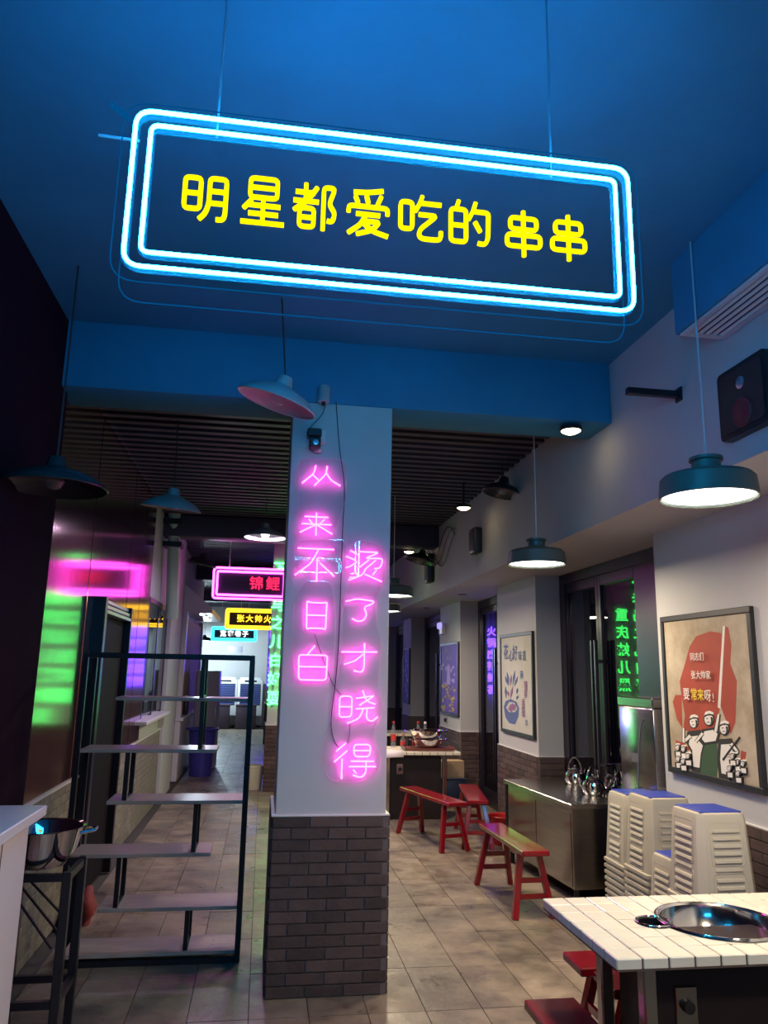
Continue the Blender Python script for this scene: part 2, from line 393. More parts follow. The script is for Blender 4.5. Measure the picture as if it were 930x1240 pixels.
# ceiling and beam
struct(obj('ceiling', MB().box(-2.6, -6.0, CZ, BX + .3, 4.36, CZ + .1), 'ceiling_glow_tint'))
struct(obj('trim_1', MB().box(-1.6, 4.36, BEAM_Z, BX, 4.72, CZ + .1, 0.01), 'ceiling_glow_tint'))
c2 = struct(obj('ceiling_far', MB().box(-2.6, 4.72, 3.5, BX + .3, YB + .2, 3.6), 'ceiling_rib'))
rb = MB()
y = 4.8
while y < YB: rb.box(-2.55, y, 3.455, BX, y + .07, 3.505); y += 0.15
o = obj('ceiling_rib', rb, 'ceiling_rib', c2, smooth=0); o['kind'] = 'stuff'
for y0 in (9.3, 13.9, 18.5): struct(obj('trim_%d' % (2 + int(y0 > 12) + int(y0 > 17)), MB().box(-1.6, y0, 3.2, BX, y0 + .3, 3.5, 0.01), 'ceiling_rib'))
# right bulkhead and soffit
struct(obj('wall_bulkhead', MB().box(BX, -6.0, SOF, 3.3, YB, CZ), 'wall_paint'))
struct(obj('wall_behind', MB().box(-2.6, -6.1, 0, 3.4, -6.0, CZ), 'wall_paint'))
# back wall
struct(obj('wall_back', MB().box(-2.6, YB, 0, 3.4, YB + .15, 3.6), 'wall_paint'))
struct(obj('wall_outside', MB().box(5.2, -1.5, 0, 5.3, YB, 3.6), 'outside'))

bx_, bz_ = 0.20, 0.0585
def brick_mesh(material, L=bx_, name='brick'):
    return MB().box(-L / 2 + .003, -.006, -bz_ / 2 + .003, L / 2 - .003, .006, bz_ / 2 - .003, 0.002).mesh(name, material, 0)
BR = {('brick', l): brick_mesh('brick', l) for l in (0.2, 0.1)}; BR.update({('brick_pale', l): brick_mesh('brick_pale', l) for l in (0.2, 0.1)})
def brick_field(parent, p0, p1, z1, material='brick', limit=300, far_last=True, rows=15):
    """bricks on a vertical face from p0 to p1 (x, y), outward normal to the right of p0->p1"""
    a = Vector((p0[0], p0[1], 0)); b = Vector((p1[0], p1[1], 0)); L = (b - a).length; d = (b - a) / L
    ang = math.atan2(d.y, d.x); nrm = Vector((d.y, -d.x, 0)); out = []
    bh = z1 / rows
    for r in range(rows):
        t = -(0.1 if r % 2 else 0.0) + (0 if L > .9 else 0)
        while t < L - .02:
            t0 = max(t, 0); t1 = min(t + bx_, L)
            if t1 - t0 > .03: out.append(((t0 + t1) / 2, t1 - t0, (r + .5) * bh))
            t += bx_
    out.sort(key=lambda q: (a + d * q[0]).length)
    stuff = MB(); n = 0
    for t, w, z in out:
        p = a + d * t + nrm * 0.002; base = 0.2 if w > .15 else 0.1
        if n < limit:
            o = link('brick', BR[(material, base)], parent, (p.x, p.y, z), (0, 0, ang)); o.scale = (w / base, 1, bh / bz_)
        else:
            m = Matrix.Translation((p.x, p.y, z)) @ Matrix.Rotation(ang, 4, 'Z')
            stuff.box(-w / 2 + .003, -.006, -bh / 2 + .003, w / 2 - .003, .006, bh / 2 - .003, 0, m)
        n += 1
    if stuff.v:
        o = obj('brick_far', stuff, material, parent, smooth=0); o['kind'] = 'stuff'

# piers on the right wall (structure), each with wainscot bricks and a ragged white cap edge
piers = [(-6.0, 4.91), (7.3, 8.58), (10.3, 11.52), (13.9, 14.7), (17.0, 18.2), (20.6, YB)]
WZ = 0.87
for k, (y0, y1) in enumerate(piers):
    w = struct(obj('wall_right' if k == 0 else 'wall_right_pier', MB().box(PX, y0, 0, 3.15, y1, SOF), 'wall_paint'))
    bk = obj('wainscot', MB().box(PX - .012, y0 - .012, 0, 3.15, y1 + .012, WZ), 'mortar', w)
    if k < 3:
        brick_field(w, (PX - .014, max(y0, 1.6)), (PX - .014, y1), WZ, limit=150 if k != 1 else 140) if False else None
        brick_field(w, (PX - .014, y1), (PX - .014, max(y0, 2.2)), WZ, limit=120)
        if k: brick_field(w, (PX, y0 - .014), (GX, y0 - .014), WZ, limit=60)
    obj('cap_edge', MB().box(PX - .014, y0 - .014, WZ, 3.1, y1 + .014, WZ + .008), 'cap_white', w)
# windows between the piers
for k in range(5):
    y0 = piers[k][1]; y1 = piers[k + 1][0]
    w = struct(link('window_%d' % (k + 1), None))
    n = 2; ys = y0 + (.78 if k == 0 else .05)
    fr = MB(); fr.box(GX, y0, SOF - .10, GX + .09, y1, SOF, .006); fr.box(GX, y0, 0, GX + .09, y1, .10, .006)
    fr.box(GX, y0, 0.1, GX + .09, y0 + .80 if k == 0 else y0 + .07, SOF - .1, .006); fr.box(GX, y1 - .14, 0.1, GX + .09, y1, SOF - .1, .006)
    obj('window_frame', fr, 'frame_dark', w)
    st = (y1 - .12 - ys) / n
    for j in range(n):
        a = ys + j * st; b = a + st
        s_ = MB(); t_ = .055
        s_.box(GX + .015, a, .1, GX + .06, a + t_, SOF - .1, .004); s_.box(GX + .015, b - t_, .1, GX + .06, b, SOF - .1, .004)
        s_.box(GX + .015, a + t_, SOF - .19, GX + .06, b - t_, SOF - .1, .004); s_.box(GX + .015, a + t_, .1, GX + .06, b - t_, .2, .004)
        sash = obj('sash', s_, 'frame_dark', w)
        obj('pane', MB().box(GX + .034, a + t_, .2, GX + .04, b - t_, SOF - .19), 'glass', w, smooth=0)
        if j == n - 1:      # tall pull bars of the glass doors
            h = MB(); yy = a + .005
            h.box(GX - .06, yy, .35, GX - .03, yy + .03, 1.95, .004); h.box(GX - .03, yy, .5, GX + .02, yy + .02, .53); h.box(GX - .03, yy, 1.75, GX + .02, yy + .02, 1.78)
            obj('door_pull', h, 'black_metal', w)
            h = MB(); yy = a - .07
            h.box(GX - .06, yy, .35, GX - .03, yy + .03, 1.95, .004); h.box(GX - .03, yy, .5, GX + .02, yy + .02, .53); h.box(GX - .03, yy, 1.75, GX + .02, yy + .02, 1.78)
            obj('door_pull', h, 'frame_dark', w)
# left wall
wl = struct(obj('wall_left', MB().box(LX - .2, -6.0, 0, LX - .02, 8.56, CZ).box(LX - .2, 8.56, 0, LX - .02, 10.2, 1.1).box(LX - .2, 8.56, 2.4, LX - .02, 10.2, 3.5).box(LX - .2, 10.2, 0, LX - .02, 15.7, 3.5), 'wall_paint'))
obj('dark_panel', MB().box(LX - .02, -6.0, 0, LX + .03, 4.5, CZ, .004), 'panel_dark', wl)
for a, b in ((4.52, 5.62), (5.64, 7.16), (7.18, 7.86), (7.88, 8.54)):
    obj('wall_panel', MB().box(LX - .02, a, .9, LX, b, CZ if b < 4.4 else 3.5, .003), 'panel_wine', wl)
obj('wainscot', MB().box(LX - .02, 4.5, 0, LX, 10.2, .89), 'mortar_pale', wl)
brick_field(wl, (LX + .002, 4.52), (LX + .002, 10.2), .89, 'brick_pale', limit=300)
obj('cap_edge', MB().box(LX - .02, 4.5, .885, LX + .015, 10.2, .9), 'cap_white', wl)
# pass-through window on the left
w6 = struct(link('window_6', None))
f6 = MB()
for a, b, c, d in ((8.56, 8.62, 1.1, 2.4), (10.14, 10.2, 1.1, 2.4), (8.56, 10.2, 2.34, 2.4), (9.32, 9.37, 1.1, 2.34)):
    f6.box(LX - .08, a, c, LX + .001, b, d, .003)
obj('window_frame', f6, 'frame_dark', w6)
obj('pane', MB().box(LX - .01, 8.62, 1.13, LX - .004, 9.32, 2.34), 'glass', w6, smooth=0)
obj('pane', MB().box(LX - .01, 9.37, 1.13, LX - .004, 10.14, 2.34), 'glass', w6, smooth=0)
obj('window_sill', MB().box(LX - .2, 8.2, 1.07, LX + .12, 10.2, 1.11, .006), 'white_laminate', w6)
struct(obj('wall_kitchen', MB().box(-3.2, 8.2, 0, -3.1, 15.7, 3.5).box(-3.1, 8.1, 0, LX - .2, 8.2, 3.5).box(-3.1, 15.6, 0, LX - .2, 15.7, 3.5), 'wall_paint'))
kl = thing('kitchen_fill_lamp', 'unseen ceiling lamp added to light the kitchen behind the serving window', 'lamp', (-2.3, 9.6, 3.4))  # added out of sight to brighten the kitchen interior
obj('lamp_base', MB().lathe([(.16, .04), (.16, .1)], 24), 'white_laminate', kl); obj('diffuser', MB().lathe([(.001, 0), (.12, .01), (.15, .04)], 24), 'lamp_inside', kl)
kp_ = bpy.data.lights.new('lamp_light', 'AREA'); kp_.shape = 'DISK'; kp_.size = .3; kp_.energy = 28; kp_.color = (.85, .8, 1)
ko_ = bpy.data.objects.new('lamp_light', kp_); COL.objects.link(ko_); ko_.parent = kl; ko_.location = (0, 0, -.01)
sk = thing('kitchen_shelf', 'white shelving seen through the serving window glass', 'shelf', (-2.0, 9.4, 0))
for dy in (-.9, -.3, .3, .9): obj('upright', MB().box(-.2, dy - .015, 0, .2, dy + .015, 2.1, .003), 'white_laminate', sk)
for z in (.5, .95, 1.4, 1.8): obj('shelf_board', MB().box(-.2, -.9, z, .2, .9, z + .03, .003), 'white_laminate', sk)
struct(obj('wall_left_far', MB().box(-2.6, 15.7, 0, -2.5, YB, 3.6).box(-2.6, 15.7, 0, LX - .02, 15.85, 3.5), 'wall_paint'))
struct(obj('trim_5', MB().box(LX - .02, 10.2, 0, LX + .05, 11.4, 3.45, .006), 'wall_paint'))
# dark framed doorway on the left wall
dr = struct(link('door_1', None))
obj('door_leaf', MB().box(LX - .01, 6.02, 0.02, LX + .035, 6.95, 2.02, .004), 'door_black', dr)
fr = MB().box(LX - .01, 5.84, 0, LX + .09, 5.92, 2.15, .005).box(LX - .01, 6.95, 0, LX + .09, 7.0, 2.15, .005)
obj('door_jamb', fr, 'black_metal', dr)
obj('reflection_strip', MB().box(LX - .01, 5.92, 0.02, LX + .03, 6.02, 2.02, .003), 'wood_door', dr)  # orange-brown reflection beside the leaf, painted as a wood-coloured strip
for i in range(3): obj('door_header', MB().box(LX - .01, 5.92, 2.03 + i * .04, LX + .09 - i * .012, 6.95, 2.06 + i * .04, .004), 'frame_light', dr)
# wooden door further down with its light box
d2 = struct(link('door_2', None))
obj('door_leaf', MB().box(LX - .02, 12.35, 0.9, LX + .02, 15.3, 2.42, .004), 'wood_door', d2)
obj('door_frame', MB().box(LX - .02, 12.2, 0.9, LX + .05, 12.35, 2.5, .004).box(LX - .02, 15.3, 0.9, LX + .05, 15.45, 2.5, .004), 'white_laminate', d2)

# ---------------------------------------------------------------- pillars
def pillar(label, x0, y0, w, d, top, bricks):
    t = thing('pillar', label, 'pillar', (x0 + w / 2, y0 + d / 2, 0))
    hw, hd = w / 2, d / 2
    obj('shaft', MB().box(-hw, -hd, .86, hw, hd, top, .004), 'wall_paint', t)
    obj('base_core', MB().box(-hw - .012, -hd - .012, 0, hw + .012, hd + .012, .88), 'mortar', t)
    obj('cap_edge', MB().box(-hw - .02, -hd - .02, .878, hw + .02, hd + .02, .888, .002), 'cap_white', t)
    e = .014
    faces = [((-hw - e, -hd - e), (hw + e, -hd - e))]
    if bricks: faces += [((hw + e, -hd - e), (hw + e, hd + e)), ((-hw - e, hd + e), (-hw - e, -hd - e))]
    for a, b in faces: brick_field(t, a, b, .88, limit=100)
    return t
p1 = pillar('white pillar with brick base carrying pink neon writing', .10, 4.36, .60, .60, BEAM_Z, True)
p2 = pillar('white pillar with green neon writing, behind the pink lettered one', .08, 11.15, .60, .60, 3.46, False)
p3 = pillar('far pillar washed in violet light, behind the green lettered one', .08, 18.0, .60, .60, 3.2, False)

# ---------------------------------------------------------------- main neon sign, double sided
SY = 1.60; SK = SY / 2.2
def sign_frame(t, w, h, y, tube_mat, r, gap, cr, halo_mat=None, n=8):
    for k in (0, 1):
        q = rrect(-w / 2 + k * gap, -h / 2 + k * gap, w / 2 - k * gap, h / 2 - k * gap, cr - k * gap * .6)
        o = obj('neon_tube', MB().tube([(p.x, y, p.y) for p in q], r, n, True), tube_mat, t)
        if halo_mat:
            obj('tube_halo', MB().tube([(p.x, y + (.012 if y < 0 else -.012), p.y) for p in q], r * 1.9, n, True), halo_mat, o)  # faintly glowing shell drawn as the halo of each tube
a = at(165, 137, 1, SY); b = at(765, 383, 1, SY); c_ = at(757, 210, 1, SY); d_ = at(152, 322, 1, SY)
sx0 = (a.x + d_.x) / 2; sx1 = (b.x + c_.x) / 2; sz1 = (a.z + c_.z) / 2; sz0 = (b.z + d_.z) / 2
sw, sh = sx1 - sx0, sz1 - sz0; scx = (sx0 + sx1) / 2; scz = (sz0 + sz1) / 2
CEN = [(249, 243), (319, 247), (381, 253), (445, 260), (508, 268), (567, 274), (632, 286), (686, 291)]
def big_sign(label, loc, rotz, cable_top):
    ms = thing('neon_sign', label, 'neon sign', loc, rotz)
    for y in (0.0, .10):
        q = rrect(-sw / 2 - .03, -sh / 2 - .03, sw / 2 + .03, sh / 2 + .03, .06)
        if y == 0: obj('acrylic_sheet', slab(q, y - .003, y + .003), 'acrylic_thin', ms, smooth=0)
        obj('sheet_edge' if y == 0 else 'rear_edge', MB().tube([(p.x, y, p.y) for p in q], .0016, 5, True), 'edge_glow', ms)
    sign_frame(ms, sw, sh, -.014, 'neon_cyan', .0068 * SK, .048 * SK, .055 * SK, 'neon_cyan_halo')
    for k, ch in enumerate('明星都爱吃的串串'):
        p = at(*CEN[k], 1, SY)
        obj('neon_character', neon_char(ch, .150 * SK, .172 * SK, .0080 * SK, 0, 6), 'neon_yellow', ms, (p.x - scx, -.012, p.z - scz))
    for x in (-sw / 2 + .18, sw / 2 - .18): obj('spacer', MB().box(x - .015, .004, sh / 2 - .02, x + .015, .096, sh / 2 + .005), 'acrylic_thin', ms)
    for x in (-.42, .42):
        obj('hanging_cable', MB().tube([(x, .05, sh / 2 - .0), (x, .05, cable_top - loc[2])], .003, 5), 'frame_light', ms)
        obj('ceiling_hook', MB().lathe([(.02, 0), (.012, .02), (.006, .04)], 10, (x, .05, cable_top - loc[2] - .04)), 'steel', ms)
    obj('plug_coil', MB().tube([(-sw / 2 - .01 - i * .0022 + .008 * math.cos(i * 1.3), .05 + .008 * math.sin(i * 1.3), sh / 2 + .01 + i * .0016) for i in range(30)], .003, 5), 'edge_glow', ms)
    obj('support_rail', MB().bar((-sw / 2 - .10, .07, sh / 2 - .015), (-sw / 2 - .005, .07, sh / 2 - .018), .005), 'frame_light', ms)
big_sign('big hanging sign with yellow characters inside a double cyan neon frame', (scx, SY, scz), 0, CZ)
big_sign('twin cyan framed sign seen only as a reflection on the lettered pillar', (.62, -4.1, 3.30), PI, CZ)

# smaller signs hung one behind another down the aisle
def small_sign(name, label, cx, y, cz, w, h, tube, txt, tmat, tsize, txoff=0.0, r=.016, top=3.45, gap=.05, back=None):
    t = thing(name, label, 'neon sign', (cx, y, cz))
    obj('back_board', slab(rrect(-w / 2, -h / 2, w / 2, h / 2, .05), .01, .04), 'board_dark', t)
    sign_frame(t, w, h, -.012, tube, r, gap, .05, None, 6)
    step = tsize * 1.15
    for k, ch in enumerate(txt):
        x = (k - (len(txt) - 1) / 2) * step + txoff
        text(ch, tsize, .012, tmat, t, (x, -.012, 0), 0, 'neon_character', tsize * .015)
    for x in (-w * .3, w * .3): obj('hanging_cable', MB().tube([(x, .02, h / 2 - .01), (x, .02, top - cz)], .006, 5), 'cable_pale', t)
    return t
small_sign('neon_sign', 'magenta framed hanging sign with two rose characters', -.235, 10.9, 2.82, 1.03, .43, 'neon_magenta', '锦鲤', 'neon_rose', .20, .195)
small_sign('neon_sign', 'amber framed hanging sign with five yellow characters', -.08, 17.2, 2.72, 1.57, .42, 'neon_amber', '张大帅火锅', 'neon_amber', .17, -.08, r=.022)
small_sign('neon_sign', 'aqua framed hanging sign with four white characters by the back wall', -.80, 20.6, 2.53, 1.16, .34, 'neon_aqua', '宽窄巷子', 'neon_white', .165, r=.02)

# pink writing on the first pillar: two clear acrylic boards with tube characters
PY = 4.36
def wavy(cx, rs):        # outline of stacked rounded lobes, rs = [(z, halfwidth)]
    L = [(cx - w, z) for z, w in rs]; R_ = [(cx + w, z) for z, w in reversed(rs)]
    return [(p.x, p.y) for p in fillet(L + R_, .05, True, 5)]
def pink(label, chars, board, tilt=None):
    zz = [c[2] for c in chars]
    pts = [at(c[1], c[2], 1, PY - .035) for c in chars]
    t = thing('neon_sign', label, 'neon sign', (pts[0].x, PY, pts[-1].z))
    o = Vector((pts[0].x, PY, pts[-1].z))
    for bd in board:
        poly = [at(px_, py_, 1, PY - .02) for px_, py_ in bd]
        poly = [(p.x - o.x, p.z - o.z) for p in poly]
        poly = [(p.x, p.y) for p in fillet(poly, .05, True, 5)]
        ob = obj('acrylic_sheet', slab(poly, -.019, -.015), 'acrylic', t, smooth=0)
        obj('sheet_edge', MB().tube([(p[0], -.017, p[1]) for p in poly], .0012, 4, True), 'cable_pale', ob)
    for (ch, px_, py_, w, h), p in zip(chars, pts):
        obj('neon_character', neon_char(ch, w * .00475, h * .00475, .0048, 0), 'neon_pink', t, (p.x - o.x, -.03, p.z - o.z))
    obj('wall_standoff', MB().lathe([(.006, -.001), (.006, -.016)][::-1], 8, (0.0, 0, 0.05), 'y'), 'steel', t)
    return t
pink('column of five pink neon characters on the left half of the pillar', [('从', 389, 576, 50, 30), ('来', 383, 634, 42, 30), ('不', 382, 682, 52, 44), ('日', 383, 745, 32, 38), ('白', 379, 803, 42, 42)],
     [[(362, 556), (418, 556), (420, 600), (405, 645), (362, 645)], [(357, 654), (420, 653), (419, 694), (356, 693)], [(356, 722), (372, 700), (402, 705), (407, 750), (404, 805), (398, 828), (362, 828), (354, 800)]])
pink('column of five pink neon characters on the right half of the pillar', [('烫', 442, 684, 48, 40), ('了', 436, 739, 38, 34), ('才', 435, 797, 44, 38), ('晓', 434, 856, 48, 40), ('得', 430, 921, 50, 42)],
     [[(424, 660), (440, 653), (466, 664), (468, 700), (455, 725), (456, 760), (462, 775), (458, 830), (464, 860), (450, 892), (462, 915), (458, 940), (432, 948), (398, 945), (388, 920), (395, 890), (410, 870), (406, 830), (415, 790), (414, 740), (424, 700)]])
# green writing on the second pillar, two columns
def font_column(name, label, chars, xs, y, zs, dz, size, material, rotz=0.0, off=0.0):
    base = zs[0] - dz * (len(chars[0]) - 1); z0 = zs[0]
    t = thing(name, label, 'neon sign', (xs[0], y, base))
    for x, col, z0 in zip(xs, chars, zs):
        for k, ch in enumerate(col):
            obj('acrylic_sheet', MB().lathe([(.001, -.012), (.115, -.012), (.115, -.008), (.001, -.008)], 20, (x - xs[0], 0, z0 - k * dz - base), 'y'), 'acrylic', t)
            text(ch, size, .006, material, t, (x - xs[0], -.026, z0 - k * dz - base), 0, 'neon_character', off)
    obj('wall_bracket', MB().box(-.03, -.012, -.1, -.01, 0, z0 - base + .05), 'frame_light', t)
    return t
font_column('neon_sign', 'two columns of green neon characters on the second pillar', ['下卡马之儿白好耍', '重庆妹儿黑耿直'], (.165, .445), 11.15, (3.075, 2.55), .263, .205, 'neon_green', 0, .004)
font_column('neon_sign', 'two columns of deep blue neon characters on the far pillar', ['吃了还想吃', '火锅麻又辣'], (.22, .50), 18.0, (2.4, 2.4), .27, .22, 'neon_blue', 0, .006)

bw_ = thing('neon_sign', 'narrow column of blue neon characters behind the second window glass', 'neon sign', (3.055, 10.18, 1.40))
obj('hanging_rod', MB().box(-.005, .008, -.06, .005, .018, 1.22), 'frame_dark', bw_)
for k, c0 in enumerate('火锅麻辣鲜香'):
    obj('acrylic_sheet', MB().box(-.075, .0, .80 - .155 * k - .07, .075, .004, .80 - .155 * k + .07), 'acrylic', bw_, smooth=0)
    text(c0, .13, .005, 'neon_blue', bw_, (0, -.008, .80 - .155 * k), 0, 'neon_character', .003)

# ---------------------------------------------------------------- lamps
def area_light(name, loc, size, energy, col, parent=None, rot=(0, 0, 0), spread=None):
    l = bpy.data.lights.new(name, 'AREA'); l.shape = 'DISK'; l.size = size; l.energy = energy; l.color = col
    if spread: l.spread = spread
    o = bpy.data.objects.new(name, l); COL.objects.link(o); o.location = loc; o.rotation_euler = rot
    if parent: o.parent = parent
    return o
def pendant(label, x, y, z, ceil, first=None):
    t = thing('pendant_lamp', label, 'lamp', (x, y, z), group='green pendant lamps along the windows')
    prof = [(.198, 0), (.203, .004), (.196, .085), (.18, .10), (.075, .125), (.06, .13), (.06, .165), (.07, .168), (.07, .182), (.055, .186), (.02, .19)]
    obj('lamp_shade', MB().lathe(prof[::1] , 40), 'lamp_green', t) if False else None
    m = MB(); m.openlathe(prof + [(.004, .191)], 40); m.openlathe([(.198, 0), (.192, .004), (.188, .08), (.17, .094), (.002, .096)], 40)
    obj('lamp_shade', m, 'lamp_green', t)
    obj('diffuser', MB().lathe([(.001, .012), (.187, .012), (.187, .016), (.001, .016)], 40), 'lamp_glow', t)
    obj('cord', MB().tube([(0, 0, .185), (.001, 0, .5), (0, 0, ceil - z)], .004, 6), 'cable_pale', t)
    area_light('lamp_light', (0, 0, .004), .36, 30, (1.0, .80, .54), t)
    return t
pl = []
for lab, px_, py_ in (('nearest green pendant lamp, beside the wall speaker', 858, 604), ('second green pendant lamp, in front of the flower basket poster', 650, 684)):
    p = GZ(px_, py_, 2.4); pl.append(pendant(lab, p.x, p.y, 2.4, CZ if p.y < 4.3 else 3.46))
pendant('third green pendant lamp, its left half hidden by the pillar', 1.28, 7.7, 2.4, 3.46)
pendant('farthest green pendant lamp, just below the third one', 1.52, 9.75, 2.4, 3.46)
pendant('green pendant lamp over the near tiled table', 1.80, 1.0, 2.4, CZ)
def spot(label, x, y, z, top):
    t = thing('spotlight', label, 'spotlight', (x, y, z), group='warm ceiling spotlights')
    obj('housing', MB().lathe([(.066, 0), (.07, .004), (.07, .025), (.03, .035), (.010, .04), (.010, top - z)], 20), 'black_metal', t)
    obj('lens', MB().lathe([(.001, -.022), (.03, -.018), (.055, -.006), (.062, 0), (.001, .001)], 20), 'spot_glow', t)
    l = bpy.data.lights.new('spot_light', 'SPOT'); l.energy = 90; l.color = (1, .70, .40); l.spot_size = 0.86; l.spot_blend = .8; l.shadow_soft_size = .05
    o = bpy.data.objects.new('spot_light', l); COL.objects.link(o); o.parent = t; o.location = (0, 0, -.02)
    return t
spot('warm spotlight nearest the camera, beside the beam end', 1.87, 4.43, 3.175, 3.222)
spot('warm spotlight in the middle of the row of three', 1.83, 6.97, 3.2, 3.46)
spot('warm spotlight farthest along the row, above the half hidden lamp', 1.83, 9.81, 3.2, 3.46)
def dish(label, x, y, z, r, top, material, tilt=(0, 0), lit=0.0, lcol=(.85, .9, 1)):
    t = thing('dish_lamp', label, 'lamp', (x, y, z), group='wide dish pendant lamps')
    t.rotation_euler = (tilt[0], tilt[1], 0)
    m = MB(); pr = [(r, 0), (r * .98, .012), (r * .8, .05), (r * .4, .085), (.05, .10), (.035, .15), (.004, .155)]
    m.openlathe(pr, 36); m.openlathe([(r, 0), (r * .96, .008), (r * .78, .04), (r * .38, .07), (.002, .085)], 36)
    obj('lamp_shade', m, material, t)
    obj('rim', MB().tube([(r * math.cos(i * PI / 20), r * math.sin(i * PI / 20), 0) for i in range(40)], .004, 5, True), material, t)
    obj('bulb', MB().lathe([(.001, -.01), (.03, 0), (.045, .03), (.03, .07), (.012, .09)], 14), 'bulb_glow' if lit else 'clear_plastic', t)
    c = Vector((0, 0, top - z)); m3 = Matrix.Rotation(tilt[1], 3, 'Y').inverted() @ Matrix.Rotation(tilt[0], 3, 'X').inverted()
    obj('cord', MB().tube([(0, 0, .14), tuple(Vector((0, 0, .14)).lerp(c, .5)), tuple(c)], .005, 5), 'wire', t) if not any(tilt) else obj('cord', MB().tube([(0, 0, .14), tuple(m3 @ c)], .005, 5), 'wire', t)
    if lit > 60:
        l = bpy.data.lights.new('bulb_light', 'POINT'); l.energy = lit; l.color = lcol; l.shadow_soft_size = .05
        o = bpy.data.objects.new('bulb_light', l); COL.objects.link(o); o.parent = t; o.location = (0, 0, -.07)
    elif lit: area_light('lamp_light', (0, 0, .03), r * 1.5, lit, lcol, t)
    return t
dish('tilted pale dish lamp beside the top of the lettered pillar', .0, 3.85, 3.02, .21, CZ, 'enamel_pale', (.12, .30))
dish('large dark dish lamp at the left edge above the wine panels', -1.02, 3.7, 2.47, .24, CZ, 'enamel_dark', (0, 0))
dish('pale dish lamp hanging edge on against the wine panels', -.72, 5.6, 2.78, .21, 3.46, 'enamel_pale', (.14, .10))
dish('lit pale dish lamp hanging above the magenta sign', -.05, 8.1, 3.02, .22, 3.46, 'enamel_pale', (0, 0), 34, (.82, .66, 1))
dish('small dim dish lamp by the pale wall pipe', -.88, 10.2, 2.98, .20, 3.46, 'enamel_dark', (.05, .2))
dish('dark dish lamp near the far end beside the aqua sign', -1.63, 21.6, 2.38, .28, 3.46, 'enamel_dark', (0, 0), 260, (.72, .92, 1))
dish('tilted brown dish lamp behind the farthest spotlight', 1.9, 9.4, 3.02, .2, 3.46, 'enamel_dark', (0, .25))
dish('tilted dark dish lamp beside the middle spotlight', 2.0, 6.3, 3.2, .17, 3.46, 'enamel_dark', (0, .2))

# ---------------------------------------------------------------- bulkhead fittings
pl_ = struct(obj('trim_6', MB().box(1.87, .6, 3.25, BX, 3.145, CZ, .002), 'ceiling_glow_tint'))
ag = thing('air_vent', 'pale louvred air vent under the ceiling box', 'vent', (2.0, 2.2, 3.25))
y0, y1, x0, x1 = -1.4, .93, -.115, .115
obj('vent_frame', MB().box(x0, y0, -.012, x0 + .03, y1, 0, .002).box(x1 - .03, y0, -.012, x1, y1, 0, .002).box(x0 + .03, y1 - .04, -.012, x1 - .03, y1, 0, .002).box(x0 + .03, y0, -.012, x1 - .03, y0 + .04, 0, .002), 'grille_grey', ag)
obj('vent_backing', MB().box(x0 + .02, y0 + .02, -.003, x1 - .02, y1 - .02, -.0005), 'grille_void', ag)
for k in range(5):
    x = x0 + .045 + k * .035
    obj('louvre', MB().bar((x, y0 + .04, -.008), (x, y1 - .04, -.008), .016, .004, (0.5, 0, 1)), 'grille_grey', ag)
sp = thing('wall_speaker', 'large black wall speaker with a dull red cone', 'speaker', (BX, 2.975, 2.89))
sq = rrect(-.18, -.165, .18, .165, .03)
obj('cabinet', MB().prism([(p.x, p.y) for p in sq], -.045, 0, lambda u, v, d: (d, u, v)), 'black_plastic', sp)
sq = rrect(-.155, -.14, .155, .14, .03)
obj('front_grille', MB().prism([(p.x, p.y) for p in sq], -.051, -.045, lambda u, v, d: (d, u, v)), 'speaker_mesh', sp)
obj('cone', MB().lathe([(.07, -.051), (.065, -.056), (.03, -.053), (.02, -.058), (.001, -.06)], 24, (0, .0, -.07), 'x'), 'cone_red', sp)
obj('tweeter', MB().lathe([(.03, -.051), (.02, -.056), (.001, -.058)], 16, (0, 0, .07), 'x'), 'frame_light', sp)
br_ = thing('wall_bracket', 'dark steel bar sticking out of the bulkhead beside the beam', 'bracket', (BX, 3.56, 3.10))
obj('bracket_arm', MB().box(-.30, -.018, 0, 0, .018, .036, .003), 'black_metal', br_); obj('wall_plate', MB().box(-.012, -.03, -.02, 0, .03, .056, .003), 'black_metal', br_)
def column_speaker(label, px_, pyt, pyb, cat='speaker'):
    a = at(px_, pyt, 0, BX); b = at(px_, pyb, 0, BX); h = a.z - b.z
    t = thing('column_speaker', label, cat, (BX, a.y, b.z), group='slim black wall speakers')
    obj('cabinet', MB().box(-.09, -.10, 0, 0, .10, h, .02), 'black_plastic', t)
    obj('front_grille', MB().box(-.094, -.075, .04, -.09, .075, h - .04), 'speaker_mesh', t)
column_speaker('slim black speaker under the middle spotlight', 581, 640, 671)
column_speaker('slim black speaker farther along the green lit bulkhead', 524, 671, 706)
cb = thing('cable_bundle', 'loose black cables looping on the green lit bulkhead', 'cables', (BX, 9.6, 3.1))
for k in range(3): obj('cable', MB().tube([(-.02, -1.2 + .12 * i, .1 + .16 * math.sin(i * .5 + k) - .06 * k) for i in range(14)], .006, 6), 'wire', cb)
for k in range(3):   # recessed soffit downlights, unlit slots
    y = (6.2, 9.4, 11.6)[k]
    t = tag(obj('soffit_downlight', MB().lathe([(.05, -.006), (.06, -.004), (.06, 0)], 16), 'black_metal', None, (2.45, y, SOF)), ('dark round downlight in the soffit before the green reflection window', 'dark round downlight in the soffit beside the flower basket poster', 'tiny dark downlight in the soffit above the violet poster')[k], 'downlight')

